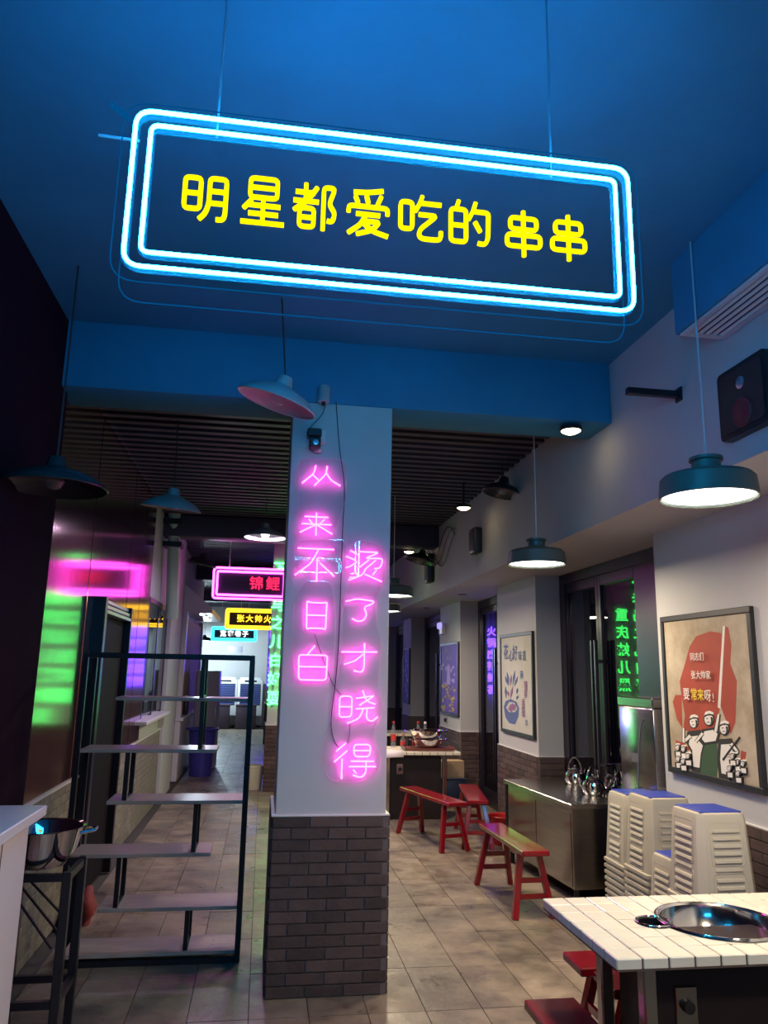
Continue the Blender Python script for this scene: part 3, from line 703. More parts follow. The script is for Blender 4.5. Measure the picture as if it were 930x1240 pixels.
# ---------------------------------------------------------------- posters
def on_pier(px_, py_, d=0.0):
    p = at(px_, py_, 0, PX - .03); return Vector((PX - .03 - d, p.y, p.z))
def poster(label, quad, paper):
    ys = [on_pier(*q) for q in quad]; y0 = min(p.y for p in ys); y1 = max(p.y for p in ys)
    z0 = (ys[2].z + ys[3].z) / 2; z1 = (ys[0].z + ys[1].z) / 2
    y0 = (ys[1].y + ys[2].y) / 2; y1 = (ys[0].y + ys[3].y) / 2
    c = Vector((PX, (y0 + y1) / 2, (z0 + z1) / 2)); t = thing('framed_poster', label, 'poster', c)
    w, h = (y1 - y0) / 2, (z1 - z0) / 2; f = .035
    fr = MB().box(-.03, -w, h - f, 0, w, h, .003).box(-.03, -w, -h, 0, w, -h + f, .003).box(-.03, -w, -h + f, 0, -w + f, h - f, .003).box(-.03, w - f, -h + f, 0, w, h - f, .003)
    obj('frame', fr, 'black_plastic', t)
    obj('print', MB().box(-.02, -w + f - .002, -h + f - .002, -.016, w - f + .002, h - f + .002), paper, t)
    return t, c, w, h
LAY = [0]
def art(t, c, poly, material, name='print_shape', sm=None):
    LAY[0] += 1
    pts = [at(p[0], p[1], 0, PX - .021) for p in poly]
    if sm: pass
    d = .0205 + .00012 * LAY[0]
    return obj(name, MB().prism([(p.y - c.y, p.z - c.z) for p in pts], -d - .0002, -.0202, lambda u, v, q: (q, u, v)), material, t, smooth=0)
def art_text(t, c, s, px_, py_, pxh, material):
    LAY[0] += 1
    p = at(px_, py_, 0, PX - .021); q = at(px_, py_ + pxh, 0, PX - .021); size = (p.z - q.z) * 1.1
    link('lettering', text_mesh(s, size, .0003, material, size * .006), t, (-.0209 - .00012 * LAY[0], p.y - c.y, p.z - c.z), (PI / 2, 0, -PI / 2))
cr = lambda x, y: (780 + x / 4.767, 720 + y / 4.767)
t, c, w, h = poster('framed propaganda style poster with red flag and worker figures', [(799, 747.3), (907, 733.6), (924.7, 963.3), (808.3, 934)], 'poster_paper')
LAY[0] = 0
art(t, c, [cr(*p) for p in [(225, 780), (235, 700), (215, 580), (205, 500), (235, 400), (262, 300), (300, 240), (380, 212), (447, 222), (440, 640), (410, 790), (300, 800)]], 'poster_red')
art(t, c, [cr(*p) for p in [(467, 182), (485, 190), (503, 290), (497, 400), (535, 500), (525, 740), (500, 805), (470, 720), (440, 640), (450, 400)]], 'poster_red')
art(t, c, [cr(*p) for p in [(215, 580), (180, 580), (165, 620), (190, 720), (220, 770)]], 'poster_red')
for tri in ([(178, 840), (240, 860), (205, 900)], [(560, 900), (590, 910), (580, 965), (555, 960)], [(230, 870), (265, 880), (258, 900), (228, 895)]): art(t, c, [cr(*p) for p in tri], 'poster_red')
art(t, c, [cr(*p) for p in [(455, 182), (467, 182), (440, 660), (425, 650)]], 'poster_white', 'flag_pole')
art(t, c, [cr(*p) for p in [(330, 850), (420, 840), (425, 960), (420, 1070), (318, 1040), (325, 930)]], 'poster_green')
def figure(hx, hy, r, body, arms):
    art(t, c, [cr(*p) for p in body], 'poster_ink'); 
    inner = Vector((sum(p[0] for p in body) / len(body), sum(p[1] for p in body) / len(body)))
    art(t, c, [cr(*(inner + (Vector(p) - inner) * .72 + Vector((3, 0)))) for p in body], 'poster_white')
    for a_, b_, w_ in arms:
        a_ = Vector(a_); b_ = Vector(b_); n_ = Vector((-(b_ - a_).y, (b_ - a_).x)).normalized()
        for ww, mt in ((w_, 'poster_ink'), (w_ * .62, 'poster_white')):
            art(t, c, [cr(*p) for p in (a_ + n_ * ww, b_ + n_ * ww * .7, b_ - n_ * ww * .7, a_ - n_ * ww)], mt)
    el_ = lambda k, ox=0, oy=0: [cr(hx + ox + k * r * math.cos(i * PI / 8), hy + oy + 1.35 * k * r * math.sin(i * PI / 8)) for i in range(16)]
    art(t, c, el_(1.12), 'poster_ink'); art(t, c, el_(.94), 'poster_white')
    art(t, c, [cr(hx + r * a_, hy + r * b_) for a_, b_ in ((-.95, -.35), (-.8, -1.1), (0, -1.4), (.85, -1.1), (.95, -.4), (.5, -.75), (-.3, -.7))], 'poster_ink')          # hair under the cap
    art(t, c, [cr(hx + r * a_, hy + r * b_) for a_, b_ in ((-1.0, -.8), (-.7, -1.55), (.1, -1.75), (.9, -1.4), (.95, -.95), (.1, -1.15))], 'poster_white')
    art(t, c, [cr(hx + r * a_, hy + r * b_) for a_, b_ in ((.35, -.5), (.9, -.3), (.85, .7), (.3, 1.2), (.5, .5))], 'poster_ink')                                             # shaded cheek
    art(t, c, [cr(hx + r * a_, hy + r * b_) for a_, b_ in ((-.55, -.15), (-.1, -.2), (-.15, 0), (-.5, .02))], 'poster_ink')
    art(t, c, [cr(hx + r * a_, hy + r * b_) for a_, b_ in ((-.4, .6), (.2, .6), (.1, .78), (-.3, .78))], 'poster_ink')
figure(288, 735, 25, [(250, 790), (325, 780), (352, 860), (335, 930), (325, 1040), (275, 1030), (268, 900), (240, 850)], [((268, 815), (228, 850), 16), ((228, 850), (228, 770), 10)])
figure(376, 718, 27, [(335, 778), (415, 765), (440, 800), (425, 855), (338, 868), (315, 840)], [((415, 790), (432, 690), 13), ((340, 800), (300, 850), 13)])
figure(466, 772, 26, [(432, 835), (505, 830), (530, 900), (512, 960), (500, 1080), (436, 1065), (425, 950)], [((505, 860), (545, 910), 14), ((545, 910), (480, 935), 10)])
art(t, c, [cr(*p) for p in [(455, 950), (552, 820), (556, 828), (462, 962)]], 'poster_ink')
for hx, hy in ((198, 880), (232, 890), (545, 965), (578, 975), (205, 945), (262, 930), (520, 930), (236, 960), (505, 1000), (556, 1030)):
    figure(hx, hy, 13, [(hx - 20, hy + 22), (hx + 20, hy + 24), (hx + 22, hy + 62), (hx - 16, hy + 58)], [])
art_text(t, c, '同志们', 780 + 318 / 4.767, 720 + 362 / 4.767, 9.5, 'poster_white')
art_text(t, c, '张大帅家', 780 + 340 / 4.767, 720 + 467 / 4.767, 10, 'poster_white')
for s_, x, y in (('要', 258, 578), ('常', 302, 581), ('来', 341, 584), ('呀', 382, 588), ('!', 415, 598)):
    art_text(t, c, s_, 780 + x / 4.767, 720 + y / 4.767, 14.0, 'poster_yellow' if s_ in '常来' else 'poster_white')

cr = lambda x, y: (590 + x / 5.636, 700 + y / 5.636)
t, c, w, h = poster('framed cream poster with a blue flower basket drawing', [(604, 768.3), (643.4, 765.3), (646.6, 897), (607, 884.5)], 'paper_cream')
LAY[0] = 0
art(t, c, [cr(*p) for p in [(112, 880), (125, 840), (160, 825), (200, 845), (218, 890), (212, 950), (190, 1000), (150, 990), (125, 950)]], 'ink_blue')
art(t, c, [cr(*p) for p in [(128, 885), (150, 845), (185, 850), (205, 890), (190, 915), (150, 915)]], 'paper_cream')
for k in range(22):
    a_ = random.uniform(0, 2 * PI); q = random.uniform(0, 28); x, y = 168 + q * math.cos(a_), 880 + q * math.sin(a_) * .9
    art(t, c, [cr(x + 9 * math.cos(i * PI / 3), y + 10 * math.sin(i * PI / 3)) for i in range(6)], 'ink_purple')
for x0, y0, x1, y1, mt in ((160, 735, 165, 660, 'ink_purple'), (150, 730, 135, 640, 'ink_blue'), (175, 735, 190, 630, 'ink_blue'), (185, 740, 210, 670, 'ink_blue'), (145, 735, 122, 670, 'ink_blue'), (160, 820, 175, 740, 'ink_purple'), (150, 810, 140, 770, 'ink_purple'), (130, 820, 125, 740, 'ink_blue'), (202, 790, 208, 750, 'ink_blue'), (200, 830, 212, 800, 'ink_blue')):
    d_ = Vector((x1 - x0, y1 - y0)); n_ = Vector((-d_.y, d_.x)).normalized() * 7; m_ = Vector((x0, y0)) + d_ * .55
    art(t, c, [cr(x0, y0), cr(*(m_ + n_)), cr(x1, y1), cr(*(m_ - n_))], mt)
art_text(t, c, '花', 613, 791, 18, 'ink_blue'); art_text(t, c, '心', 619, 795, 14, 'ink_blue'); art_text(t, c, '好', 624, 792, 18, 'ink_blue'); art_text(t, c, '味', 630, 795, 12, 'ink_blue'); art_text(t, c, '道', 635, 795, 12, 'ink_blue')
for s_, x, y, hh in (('麻', 632, 818, 11), ('辣', 637, 831, 12), ('鲜', 637, 841, 11), ('香', 634, 853, 12), ('锅', 634, 863, 12), ('印', 638, 876, 8)): art_text(t, c, s_, x, y, hh, 'ink_blue' if s_ in '麻印' else 'ink_purple')

cr = lambda x, y: (500 + x / 6.2, 700 + y / 6.2)
t, c, w, h = poster('framed violet poster with pale heading and golden crowd of dots', [(533, 779), (554, 778), (554.5, 869), (533, 863)], 'poster_violet')
LAY[0] = 0
art_text(t, c, '火锅', 540, 788, 7, 'poster_lilac'); art_text(t, c, '重庆山城', 543.5, 797, 6, 'poster_lilac')
for k in range(60):
    x = random.uniform(216, 318); y = 640 + 370 * random.random() ** .8; r_ = random.uniform(4, 10)
    art(t, c, [cr(x + r_ * math.cos(i * PI / 3), y + r_ * 1.3 * math.sin(i * PI / 3)) for i in range(6)], 'poster_gold' if y > 800 else 'poster_lilac')
art(t, c, [cr(*p) for p in [(262, 650), (276, 650), (282, 800), (256, 800)]], 'poster_lilac')
t, c, w, h = poster('narrow framed poster on the farthest visible pier', [(488.5, 785), (495, 785), (495, 853), (488.5, 851)], 'poster_violet')
LAY[0] = 0
for k in range(9): art(t, c, [(490 + (k % 3) * 1.5, 792 + k * 6), (491 + (k % 3) * 1.5, 792 + k * 6), (491 + (k % 3) * 1.5, 796 + k * 6), (490 + (k % 3) * 1.5, 796 + k * 6)], 'poster_lilac')
el = thing('emergency_light', 'small glowing emergency light above the violet poster', 'light', (PX, at(538, 752, 0, PX).y, 2.28))
obj('light_body', MB().box(-.06, -.1, -.08, 0, .1, .08, .01), 'white_laminate', el)
for s_ in (-1, 1): obj('light_head', MB().lathe([(.001, -.10), (.045, -.09), (.05, -.06)], 14, (0, s_ * .06, .05), 'x'), 'exit_glow', el)
so = thing('wall_socket', 'small dark socket below the violet poster', 'socket', (PX, at(541, 871, 0, PX).y, .93))
obj('plate', MB().box(-.01, -.05, 0, 0, .05, .09, .003), 'fridge_grey', so); obj('plug', MB().box(-.04, -.02, .02, -.01, .02, .07, .004), 'black_plastic', so)

# ---------------------------------------------------------------- near tiled hot pot table
def cut_plate(x0, y0, x1, y1, holes, z0, z1, n=14):
    mb = MB(); dx = (x1 - x0) / n; dy = (y1 - y0) / n
    if not any((max(x0 - hx, 0, hx - x1)) ** 2 + (max(y0 - hy, 0, hy - y1)) ** 2 < r * r for hx, hy, r in holes): return None
    for i in range(n):
        for j in range(n):
            cx = x0 + (i + .5) * dx; cy = y0 + (j + .5) * dy
            if all((cx - hx) ** 2 + (cy - hy) ** 2 > r * r for hx, hy, r in holes): mb.box(x0 + i * dx, y0 + j * dy, z0, x0 + (i + 1) * dx, y0 + (j + 1) * dy, z1)
    return mb
def hot_table(label, x, y, w, d, nx, ny, pots, h=.75, knob=True, simple=False):
    t = thing('hot_pot_table', label, 'table', (x, y, 0)); TT = .036
    a, b = w / nx, d / ny
    holes = [(p[0], p[1], p[2] + .004) for p in pots]
    full = MB().box(-a / 2 + .0015, -b / 2 + .0015, h - TT, a / 2 - .0015, b / 2 - .0015, h, .004).mesh('top_tile', 'tile_white')
    for i in range(nx):
        for j in range(ny):
            x0, y0 = i * a, j * b
            cp = cut_plate(x0 + .0015, y0 + .0015, x0 + a - .0015, y0 + b - .0015, holes, h - TT, h - .001) if holes else None
            if cp is None: link('top_tile', full, t, (x0 + a / 2, y0 + b / 2, 0))
            elif cp.v: obj('top_tile', cp, 'tile_white', t, smooth=0)
    g = cut_plate(.004, .004, w - .004, d - .004, holes, h - TT - .004, h - .003, 60) if holes else MB().box(.004, .004, h - TT - .004, w - .004, d - .004, h - .003)
    obj('grout_bed', g, 'grout', t, smooth=0)
    for px_, py_, r in pots:
        if r > .1:
            pr = [(r + .016, .003), (r + .014, .007), (r, .006), (r - .006, 0), (r - .012, -.05), (r - .05, -.10), (.01, -.105)]
        else:
            pr = [(r + .008, .002), (r + .006, .005), (r, .004), (r - .004, 0), (r - .006, -.05), (.002, -.05)]
        m = MB(); m.openlathe(pr, 48, (px_, py_, h)); obj('pot_well' if r > .1 else 'burner_well', m, 'steel_mirror' if r > .1 else 'black_metal', t)
        obj('well_rim', MB().tube([(px_ + (r + .004) * math.cos(i * PI / 24), py_ + (r + .004) * math.sin(i * PI / 24), h + .005) for i in range(48)], .004 if r > .1 else .003, 6, True), 'chrome', t)
    obj('pedestal', MB().box(.20, .14, .0, w - .2, d - .26, h - TT - .005, .006), 'table_black', t)
    for sx in (0, 1):
        for sy in (0, 1):
            obj('leg', MB().box((.14 if not sx else w - .19), (.10 if not sy else d - .24), 0, (.19 if not sx else w - .14), (.15 if not sy else d - .19), h - TT - .005, .006), 'steel', t)
    if knob:
        kp = obj('control_plate', MB().box(.27, .132, .49, .35, .14, .61, .003), 'steel_brushed', t)
        obj('knob', MB().lathe([(.022, 0), (.020, -.02), (.001, -.022)][::-1], 16, (.31, .132, .55), 'y'), 'black_plastic', kp)
    return t
ht = hot_table('near hot pot table with cream tiles and a sunken steel pot', 1.175, 2.56, 1.2, .68, 13, 7, [(.565, .33, .215), (.31, .34, .06)])
obj('pot_divider', MB().bar((.36, .33, .66), (.77, .33, .66), .004, .06), 'chrome', ht)
hot_table('far hot pot table behind the red benches', 1.30, 8.92, 1.0, .70, 11, 8, [], h=.75)
hot_table('small hot pot table glimpsed behind the bottles', 1.35, 11.5, .98, .70, 9, 7, [], h=.75, knob=False)
for sy, lab in ((2.70, 'bottom_knob'),):
    pass
# ---------------------------------------------------------------- benches
def bench(label, cx, cy, L, rot, h=.45, first=[None]):
    if first[0] is None:
        t = thing('wooden_bench', label, 'bench', (cx, cy, 0), rot, 'red lacquered wooden benches')
        obj('seat', MB().box(-.5, -.10, h - .035, .5, .10, h, .005), 'red_lacquer', t)
        for sx in (-1, 1):
            for sy in (-1, 1):
                obj('leg', MB().bar((sx * .36, sy * .065, h - .036), (sx * .44, sy * .14, 0), .042, .042, (1, 0, 0), .004), 'red_lacquer', t)
            for z in (.14, .24):
                k = (h - z) / h; obj('stretcher', MB().bar((sx * (.36 + .08 * k), -(.065 + .075 * k) , z), (sx * (.36 + .08 * k), .065 + .075 * k, z), .018, .035, (0, 0, 1), .003), 'red_lacquer', t)
        first[0] = t
    else: t = copy_tree(first[0], label, (cx, cy, 0), rot)
    t.scale = (L, 1, 1)
    return t
bench('red bench beside the steel counter, green light on its seat', 1.91, 5.90, 1.0, PI / 2 + .03)
bench('red bench in front of the far hot pot table', 1.73, 7.90, 1.08, PI / 2 + .27)
bench('red bench standing behind another, near the dark window', 2.19, 8.02, 1.1, PI / 2 - .17)
bench('red bench pushed under the far side of the near table', 1.87, 3.43, 1.0, 0)
bench('red bench tucked under the near table against the other one', 1.91, 3.20, 1.0, 0)
bench('red bench along the left end of the near table, lowest in view', 1.13, 2.56, 1.0, PI / 2 )
ch = thing('wooden_chair', 'small red chair behind the far hot pot table', 'chair', (2.06, 9.95, 0), PI)
obj('seat', MB().box(-.17, -.17, .42, .17, .17, .45, .005), 'red_lacquer', ch)
for sx in (-1, 1):
    for sy in (-1, 1): obj('leg', MB().bar((sx * .14, sy * .14, .42), (sx * .16, sy * .16, 0), .035), 'red_lacquer', ch)
    obj('back_post', MB().bar((sx * .14, .15, .45), (sx * .14, .2, .80), .03), 'red_lacquer', ch)
for k in (-.05, .05): obj('back_slat', MB().bar((k, .155, .45), (k, .195, .76), .03, .012, (0, 1, 0)), 'red_lacquer', ch)
obj('top_rail', MB().box(-.17, .175, .72, .17, .205, .82, .006), 'red_lacquer', ch)

# ---------------------------------------------------------------- steel counter and things on it
CT = .70
ct = thing('steel_counter', 'stainless steel counter cabinet by the window', 'counter', (2.335, 5.74, 0), .07)
obj('worktop', MB().box(-.02, -.02, CT - .035, .55, 1.34, CT, .004), 'steel', ct)
obj('body', MB().box(.0, 0, .10, .53, 1.32, CT - .035, .003), 'steel_brushed', ct)
for k in range(2): obj('side_panel', MB().box(-.004, .03 + k * .64, .12, 0, .63 + k * .64, CT - .07, .002), 'steel_brushed', ct)
for x, y in ((.03, .03), (.48, .03), (.03, 1.27), (.48, 1.27)): obj('foot', MB().lathe([(.02, 0), (.02, .1)], 12, (x, y, 0)), 'black_metal', ct)
obj('corner_edge', MB().box(-.008, 1.29, .0, .012, 1.33, CT - .035), 'black_metal', ct)
def kettle(label, x, y, rot):
    t = thing('kettle', label, 'kettle', (x, y, CT), rot, 'shiny steel kettles on the counter')
    obj('body', MB().lathe([(.055, 0), (.072, .02), (.078, .05), (.066, .085), (.045, .10), (.04, .105)], 24), 'chrome', t)
    obj('lid', MB().lathe([(.044, .105), (.03, .116), (.008, .12), (.012, .135), (.001, .138)], 20), 'chrome', t)
    obj('spout', MB().tube([(.065, 0, .04), (.10, 0, .06), (.115, 0, .10)], .012, 8), 'chrome', t)
    obj('handle', MB().tube([(.0, .068 * math.cos(i * PI / 10), .08 + .11 * math.sin(i * PI / 10)) for i in range(11)], .006, 6), 'chrome', t)
    t.scale = (1.2, 1.2, 1.2)
for lab, px_, py_, r_ in (('steel kettle farthest left on the counter', 697, 950, .4), ('steel kettle in front, with its handle up', 719, 963, 2.1), ('steel kettle behind the front one', 727, 946, 1.0), ('steel kettle closest to the tall boiler', 743, 958, 3.0)):
    p = GZ(px_, py_, CT); kettle(lab, p.x, p.y, r_)
bo = thing('water_boiler', 'tall stainless water boiler beside the poster', 'boiler', (2.64, 5.02, 0))
obj('stand', MB().box(0, 0, 0, .24, .5, .70, .004), 'steel_brushed', bo)
obj('body', MB().box(0, 0, .70, .24, .52, 1.43, .012), 'steel_brushed', bo)
obj('top_cover', MB().box(-.005, -.005, 1.43, .245, .525, 1.50, .008), 'steel', bo)
obj('sight_gauge', MB().box(.10, -.006, .90, .135, 0, 1.25, .003), 'black_plastic', bo)
obj('control_box', MB().box(.09, -.02, .78, .19, 0, .88, .004), 'fridge_grey', bo)
obj('label_plate', MB().box(-.004, .24, 1.05, 0, .34, 1.11, .001), 'grille_void', bo)
for k in range(2): obj('tap', MB().tube([(0, .12 + .25 * k, .85), (-.07, .12 + .25 * k, .85), (-.08, .12 + .25 * k, .80)], .012, 8), 'chrome', bo)
obj('seam_arc', MB().tube([(-.003, .18 + .08 * math.cos(i * PI / 16), (.86 + .45 * min(1, i / 8)) if i < 8 else 1.31 + .05 * math.sin((i - 8) * PI / 8)) for i in range(13)], .003, 5), 'frame_light', bo)
ts = thing('tripod_stand', 'small black tripod stand with a chrome clamp', 'tripod', tuple(GZ(752, 966, CT)))
tp = Vector((0, 0, .22))
for k in range(3):
    a_ = k * 2 * PI / 3 + .5; obj('leg', MB().tube([tuple(tp), (.13 * math.cos(a_), .13 * math.sin(a_), 0)], .006, 6), 'black_metal', ts)
obj('clamp', MB().tube([(-.16, 0, .25), (.05, 0, .25)], .012, 8), 'chrome', ts); obj('hub', MB().lathe([(.02, .2), (.025, .235), (.02, .26)], 12), 'black_plastic', ts)

# ---------------------------------------------------------------- plastic stools in stacks
SH = .45
def stool_parts():
    tw_, bw = .135, .165; m = MB()
    def ring(hw, z, c): return [(sx * hw - (sx * c if k == 0 else 0), sy * hw - (sy * c if k == 1 else 0), z) for sx, sy, ks in ((-1, -1, (1, 0)), (1, -1, (0, 1)), (1, 1, (1, 0)), (-1, 1, (0, 1))) for k in ks]
    rings = [ring(bw + .012, 0, .035), ring(bw + .012, .018, .035), ring(bw, .022, .035), ring(tw_ + .006, SH - .03, .03), ring(tw_, SH - .006, .03), ring(tw_ - .012, SH, .03)]
    vs = [v for r in rings for v in r]; fs = []
    for k in range(len(rings) - 1):
        for i in range(8): fs.append((k * 8 + i, k * 8 + (i + 1) % 8, (k + 1) * 8 + (i + 1) % 8, (k + 1) * 8 + i))
    fs.append(tuple((len(rings) - 1) * 8 + i for i in range(8)))
    m.add(vs, fs)
    body = m.mesh('body', 'stool_grey', .5)
    sl = MB()
    for f in range(4):
        R_ = Matrix.Rotation(f * PI / 2, 4, 'Z')
        for z, n in ((.215, 5), (.055, 3)):
            for k in range(n):
                zz = z + k * .036; hw = bw + (tw_ - bw) * (zz / SH)
                vs = []
                wdt = .075
                for x in (-wdt, wdt):
                    for q, dz in ((-.002, -.004), (.010, 0), (.006, .012), (-.006, .018)): vs.append(R_ @ Vector((x, -hw - q, zz + dz)))
                sl.add(vs, [(0, 1, 2, 3), (7, 6, 5, 4), (0, 4, 5, 1), (1, 5, 6, 2), (2, 6, 7, 3)])
        hw = bw + (tw_ - bw) * (.31 / SH)
        for z0, z1 in ((.20, .405), (.04, .165)):
            q = [R_ @ Vector((p.x, -(bw + (tw_ - bw) * p.y / SH) - .001, p.y)) for p in rrect(-.09, z0, .09, z1, .02, 3)]
            sl.tube(q, .004, 4, True)
    slats = sl.mesh('slats', 'stool_grey', .5)
    pad = MB().box(-tw_ + .016, -tw_ + .016, SH - .002, tw_ - .016, tw_ - .016, SH + .006, .003).mesh('seat_pad', 'stool_blue')
    return body, slats, pad
sb, ss, spd = stool_parts()
def stack(where, x, y, n, rot, group):
    ORD = 'first second third fourth fifth sixth seventh eighth ninth tenth eleventh twelfth thirteenth'.split()
    for k in range(n):
        top = k == n - 1
        lab = 'plastic stool with blue seat, topmost of %s' % where if top else ('lowest grey plastic stool of %s' % where if k == 0 else 'grey plastic stool, %s from the floor in %s' % (ORD[k], where))
        t = thing('plastic_stool', lab, 'stool', (x, y, k * .0395), rot, group)
        link('body', sb, t); link('louvres', ss, t)
        link('seat_pad', spd, t)
stack('the stack nearest the wall poster', 2.375, 3.98, 14, .03, 'stools in the near stack')
stack('the stack behind the low one', 2.475, 4.70, 13, .02, 'stools in the middle stack')
stack('the stack against the steel counter', 2.505, 5.06, 12, -.01, 'stools in the stack by the counter')
stack('the low stack between the tall ones', 2.43, 4.34, 6, .02, 'stools in the low stack')
rbk = thing('bucket', 'red plastic bucket on the floor behind the steel counter', 'bucket', (2.42, 7.75, 0))
m = MB(); m.openlathe([(.001, .003), (.10, 0), (.14, .26), (.15, .265), (.145, .27), (.13, .26), (.095, .01), (.001, .01)], 28); obj('body', m, 'bucket_red', rbk)
obj('handle', MB().tube([(.145 * math.cos(i * PI / 10), 0.01, .25 - .06 * math.sin(i * PI / 10)) for i in range(11)], .004, 5), 'steel', rbk)

# things on the far table
def bottle(label, x, y, z, h, lab_mat, cap_mat, liq=None):
    t = thing('drink_bottle', label, 'bottle', (x, y, z)); r = .032
    obj('body', MB().lathe([(r * .9, 0), (r, .01), (r, h * .6), (r * .45, h * .82), (r * .4, h * .92)], 16), 'clear_plastic', t)
    obj('label_band', MB().lathe([(r + .001, h * .25), (r + .001, h * .5)], 16), lab_mat, t)
    obj('cap', MB().lathe([(r * .5, h * .92), (r * .5, h), (r * .2, h + .002)], 12), cap_mat, t)
for lab, px_, py_, hh, lm, cm in (('red capped bottle half hidden by the pillar edge', 472, 902, .30, 'bottle_label', 'cap_red'), ('tall red labelled bottle on the far table', 497, 900, .30, 'bottle_label', 'cap_red'), ('clear bottle with dark label and white cap', 508, 905, .30, 'label_green', 'cap_pale'), ('short red labelled bottle in front of the taller one', 488, 906, .16, 'bottle_label', 'cap_red')):
    p = GZ(px_, py_, .75); bottle(lab, p.x + (.07 if cm == 'cap_pale' else 0), min(max(p.y, 9.0), 9.5), .75, hh, lm, cm)
tr = thing('serving_tray', 'dark brown tray under the steel pots', 'tray', (1.95, 9.16, .75)); obj('tray_base', MB().box(-.28, -.14, 0, .30, .14, .03, .006), 'tray_brown', tr)
obj('tray_rim', MB().box(-.29, -.15, .02, -.27, .15, .04).box(.29, -.15, .02, .31, .15, .04), 'tray_brown', tr)
def potbowl(name, label, x, y, z, r, hgt, ears=True):
    t = thing(name, label, 'pot', (x, y, z)); m = MB()
    m.openlathe([(.001, 0), (r * .6, 0), (r * .85, hgt * .35), (r, hgt * .95), (r * 1.05, hgt), (r * .97, hgt * .97), (r * .8, hgt * .4), (r * .55, .012), (.001, .012)], 32)
    obj('bowl', m, 'chrome', t)
    if ears:
        for s_ in (-1, 1): obj('handle', MB().tube([(s_ * r * .98, -.05, hgt * .85), (s_ * (r + .05), -.03, hgt * .9), (s_ * (r + .05), .03, hgt * .9), (s_ * r * .98, .05, hgt * .85)], .008, 6), 'chrome', t)
    return t
potbowl('steel_pot', 'lower steel pot on the brown tray', 1.96, 9.16, .78, .17, .10)
potbowl('steel_pot', 'wide shiny steel pot stacked on top of the other', 1.94, 9.16, .86, .20, .12)
pp_ = tag(obj('paper_sheet', MB().add([(1.38, 8.84, .765), (1.62, 8.82, .765), (1.64, 9.1, .765), (1.38, 9.1, .765), (1.36, 8.80, .70), (1.60, 8.78, .71)], [(0, 1, 2, 3), (4, 5, 1, 0)]), 'paper_sheet'), 'pale paper sheet hanging over the edge of the far table', 'paper')
sm_ = pp_.modifiers.new('thickness', 'SOLIDIFY'); sm_.thickness = .002
cbx = thing('cardboard_box', 'tan cardboard box on the navy crate behind the chair', 'box', (2.44, 10.0, .34)); obj('carton', MB().box(-.15, -.12, 0, .15, .12, .2, .003), 'cardboard', cbx); obj('flap', MB().box(-.15, -.12, .2, .15, 0, .205), 'cardboard', cbx)
ncr = thing('storage_crate', 'navy storage crate standing on the floor behind the chair', 'crate', (2.44, 10.0, 0)); obj('crate_body', MB().box(-.17, -.14, 0, .17, .14, .32, .01), 'navy', ncr); obj('crate_lid', MB().box(-.18, -.15, .32, .18, .15, .34, .005), 'navy', ncr)

# ---------------------------------------------------------------- fittings on the first pillar
cm = thing('security_camera', 'small black security camera above the pink characters', 'camera', tuple(at(381, 538, 1, PY)))
obj('bracket', MB().box(-.02, -.05, .0, .06, 0, .075, .004), 'white_laminate', cm); obj('head', MB().box(-.05, -.10, .02, .035, -.03, .07, .008), 'black_plastic', cm)
obj('lens_box', MB().box(-.035, -.11, -.05, .03, -.04, .01, .006), 'black_plastic', cm); obj('lens', MB().lathe([(.001, -.118), (.016, -.116), (.018, -.11)], 12, (0, 0, -.02), 'y'), 'frame_light', cm)
obj('speaker_dome', MB().lathe([(.001, -.065), (.02, -.06), (.028, -.045)], 12, (.015, -.04, 0)), 'frame_light', cm)
jb = thing('junction_box', 'pale cylindrical junction box at the top of the pillar', 'junction box', tuple(at(392, 487, 1, PY - .08)))
obj('box_body', MB().lathe([(.035, 0), (.035, .09), (.03, .10)], 16), 'enamel_pale', jb); obj('gland', MB().lathe([(.012, -.02), (.012, 0)], 10), 'black_plastic', jb)
def wire_on(label, pix, r=.0028, parent=None):
    pts = [at(a_, b_, 1, PY - .008) for a_, b_ in pix]; o0 = pts[-1]
    q = [p - o0 for p in pts]; t = obj('power_wire', MB().tube([tuple(p) for p in fillet3(q)], r, 5), 'wire', None, tuple(o0)); tag(t, label, 'wire')
def fillet3(p):
    out = []
    for i in range(len(p) - 1):
        p0 = p[max(i - 1, 0)]; p1_ = p[i]; p2_ = p[i + 1]; p3_ = p[min(i + 2, len(p) - 1)]
        for k in range(5):
            s = k / 5; out.append(0.5 * ((2 * p1_) + (p2_ - p0) * s + (2 * p0 - 5 * p1_ + 4 * p2_ - p3_) * s * s + (3 * p1_ - p0 - 3 * p2_ + p3_) * s ** 3))
    return out + [p[-1]]
wire_on('long thin wire running down the middle of the pillar face', [(407, 486), (411, 540), (417, 590), (415, 640), (413, 700), (411, 760), (407, 820), (401, 870), (404, 895), (410, 905)])
wire_on('short wire looping from junction box to the security camera', [(394, 490), (390, 502), (378, 515), (371, 524)])
wire_on('thin wire linking lower left character to the lower right one', [(381, 768), (392, 800), (404, 830), (414, 842)], .002)
wire_on('thin wire between the two lowest right characters', [(424, 876), (423, 890), (421, 900)], .002)

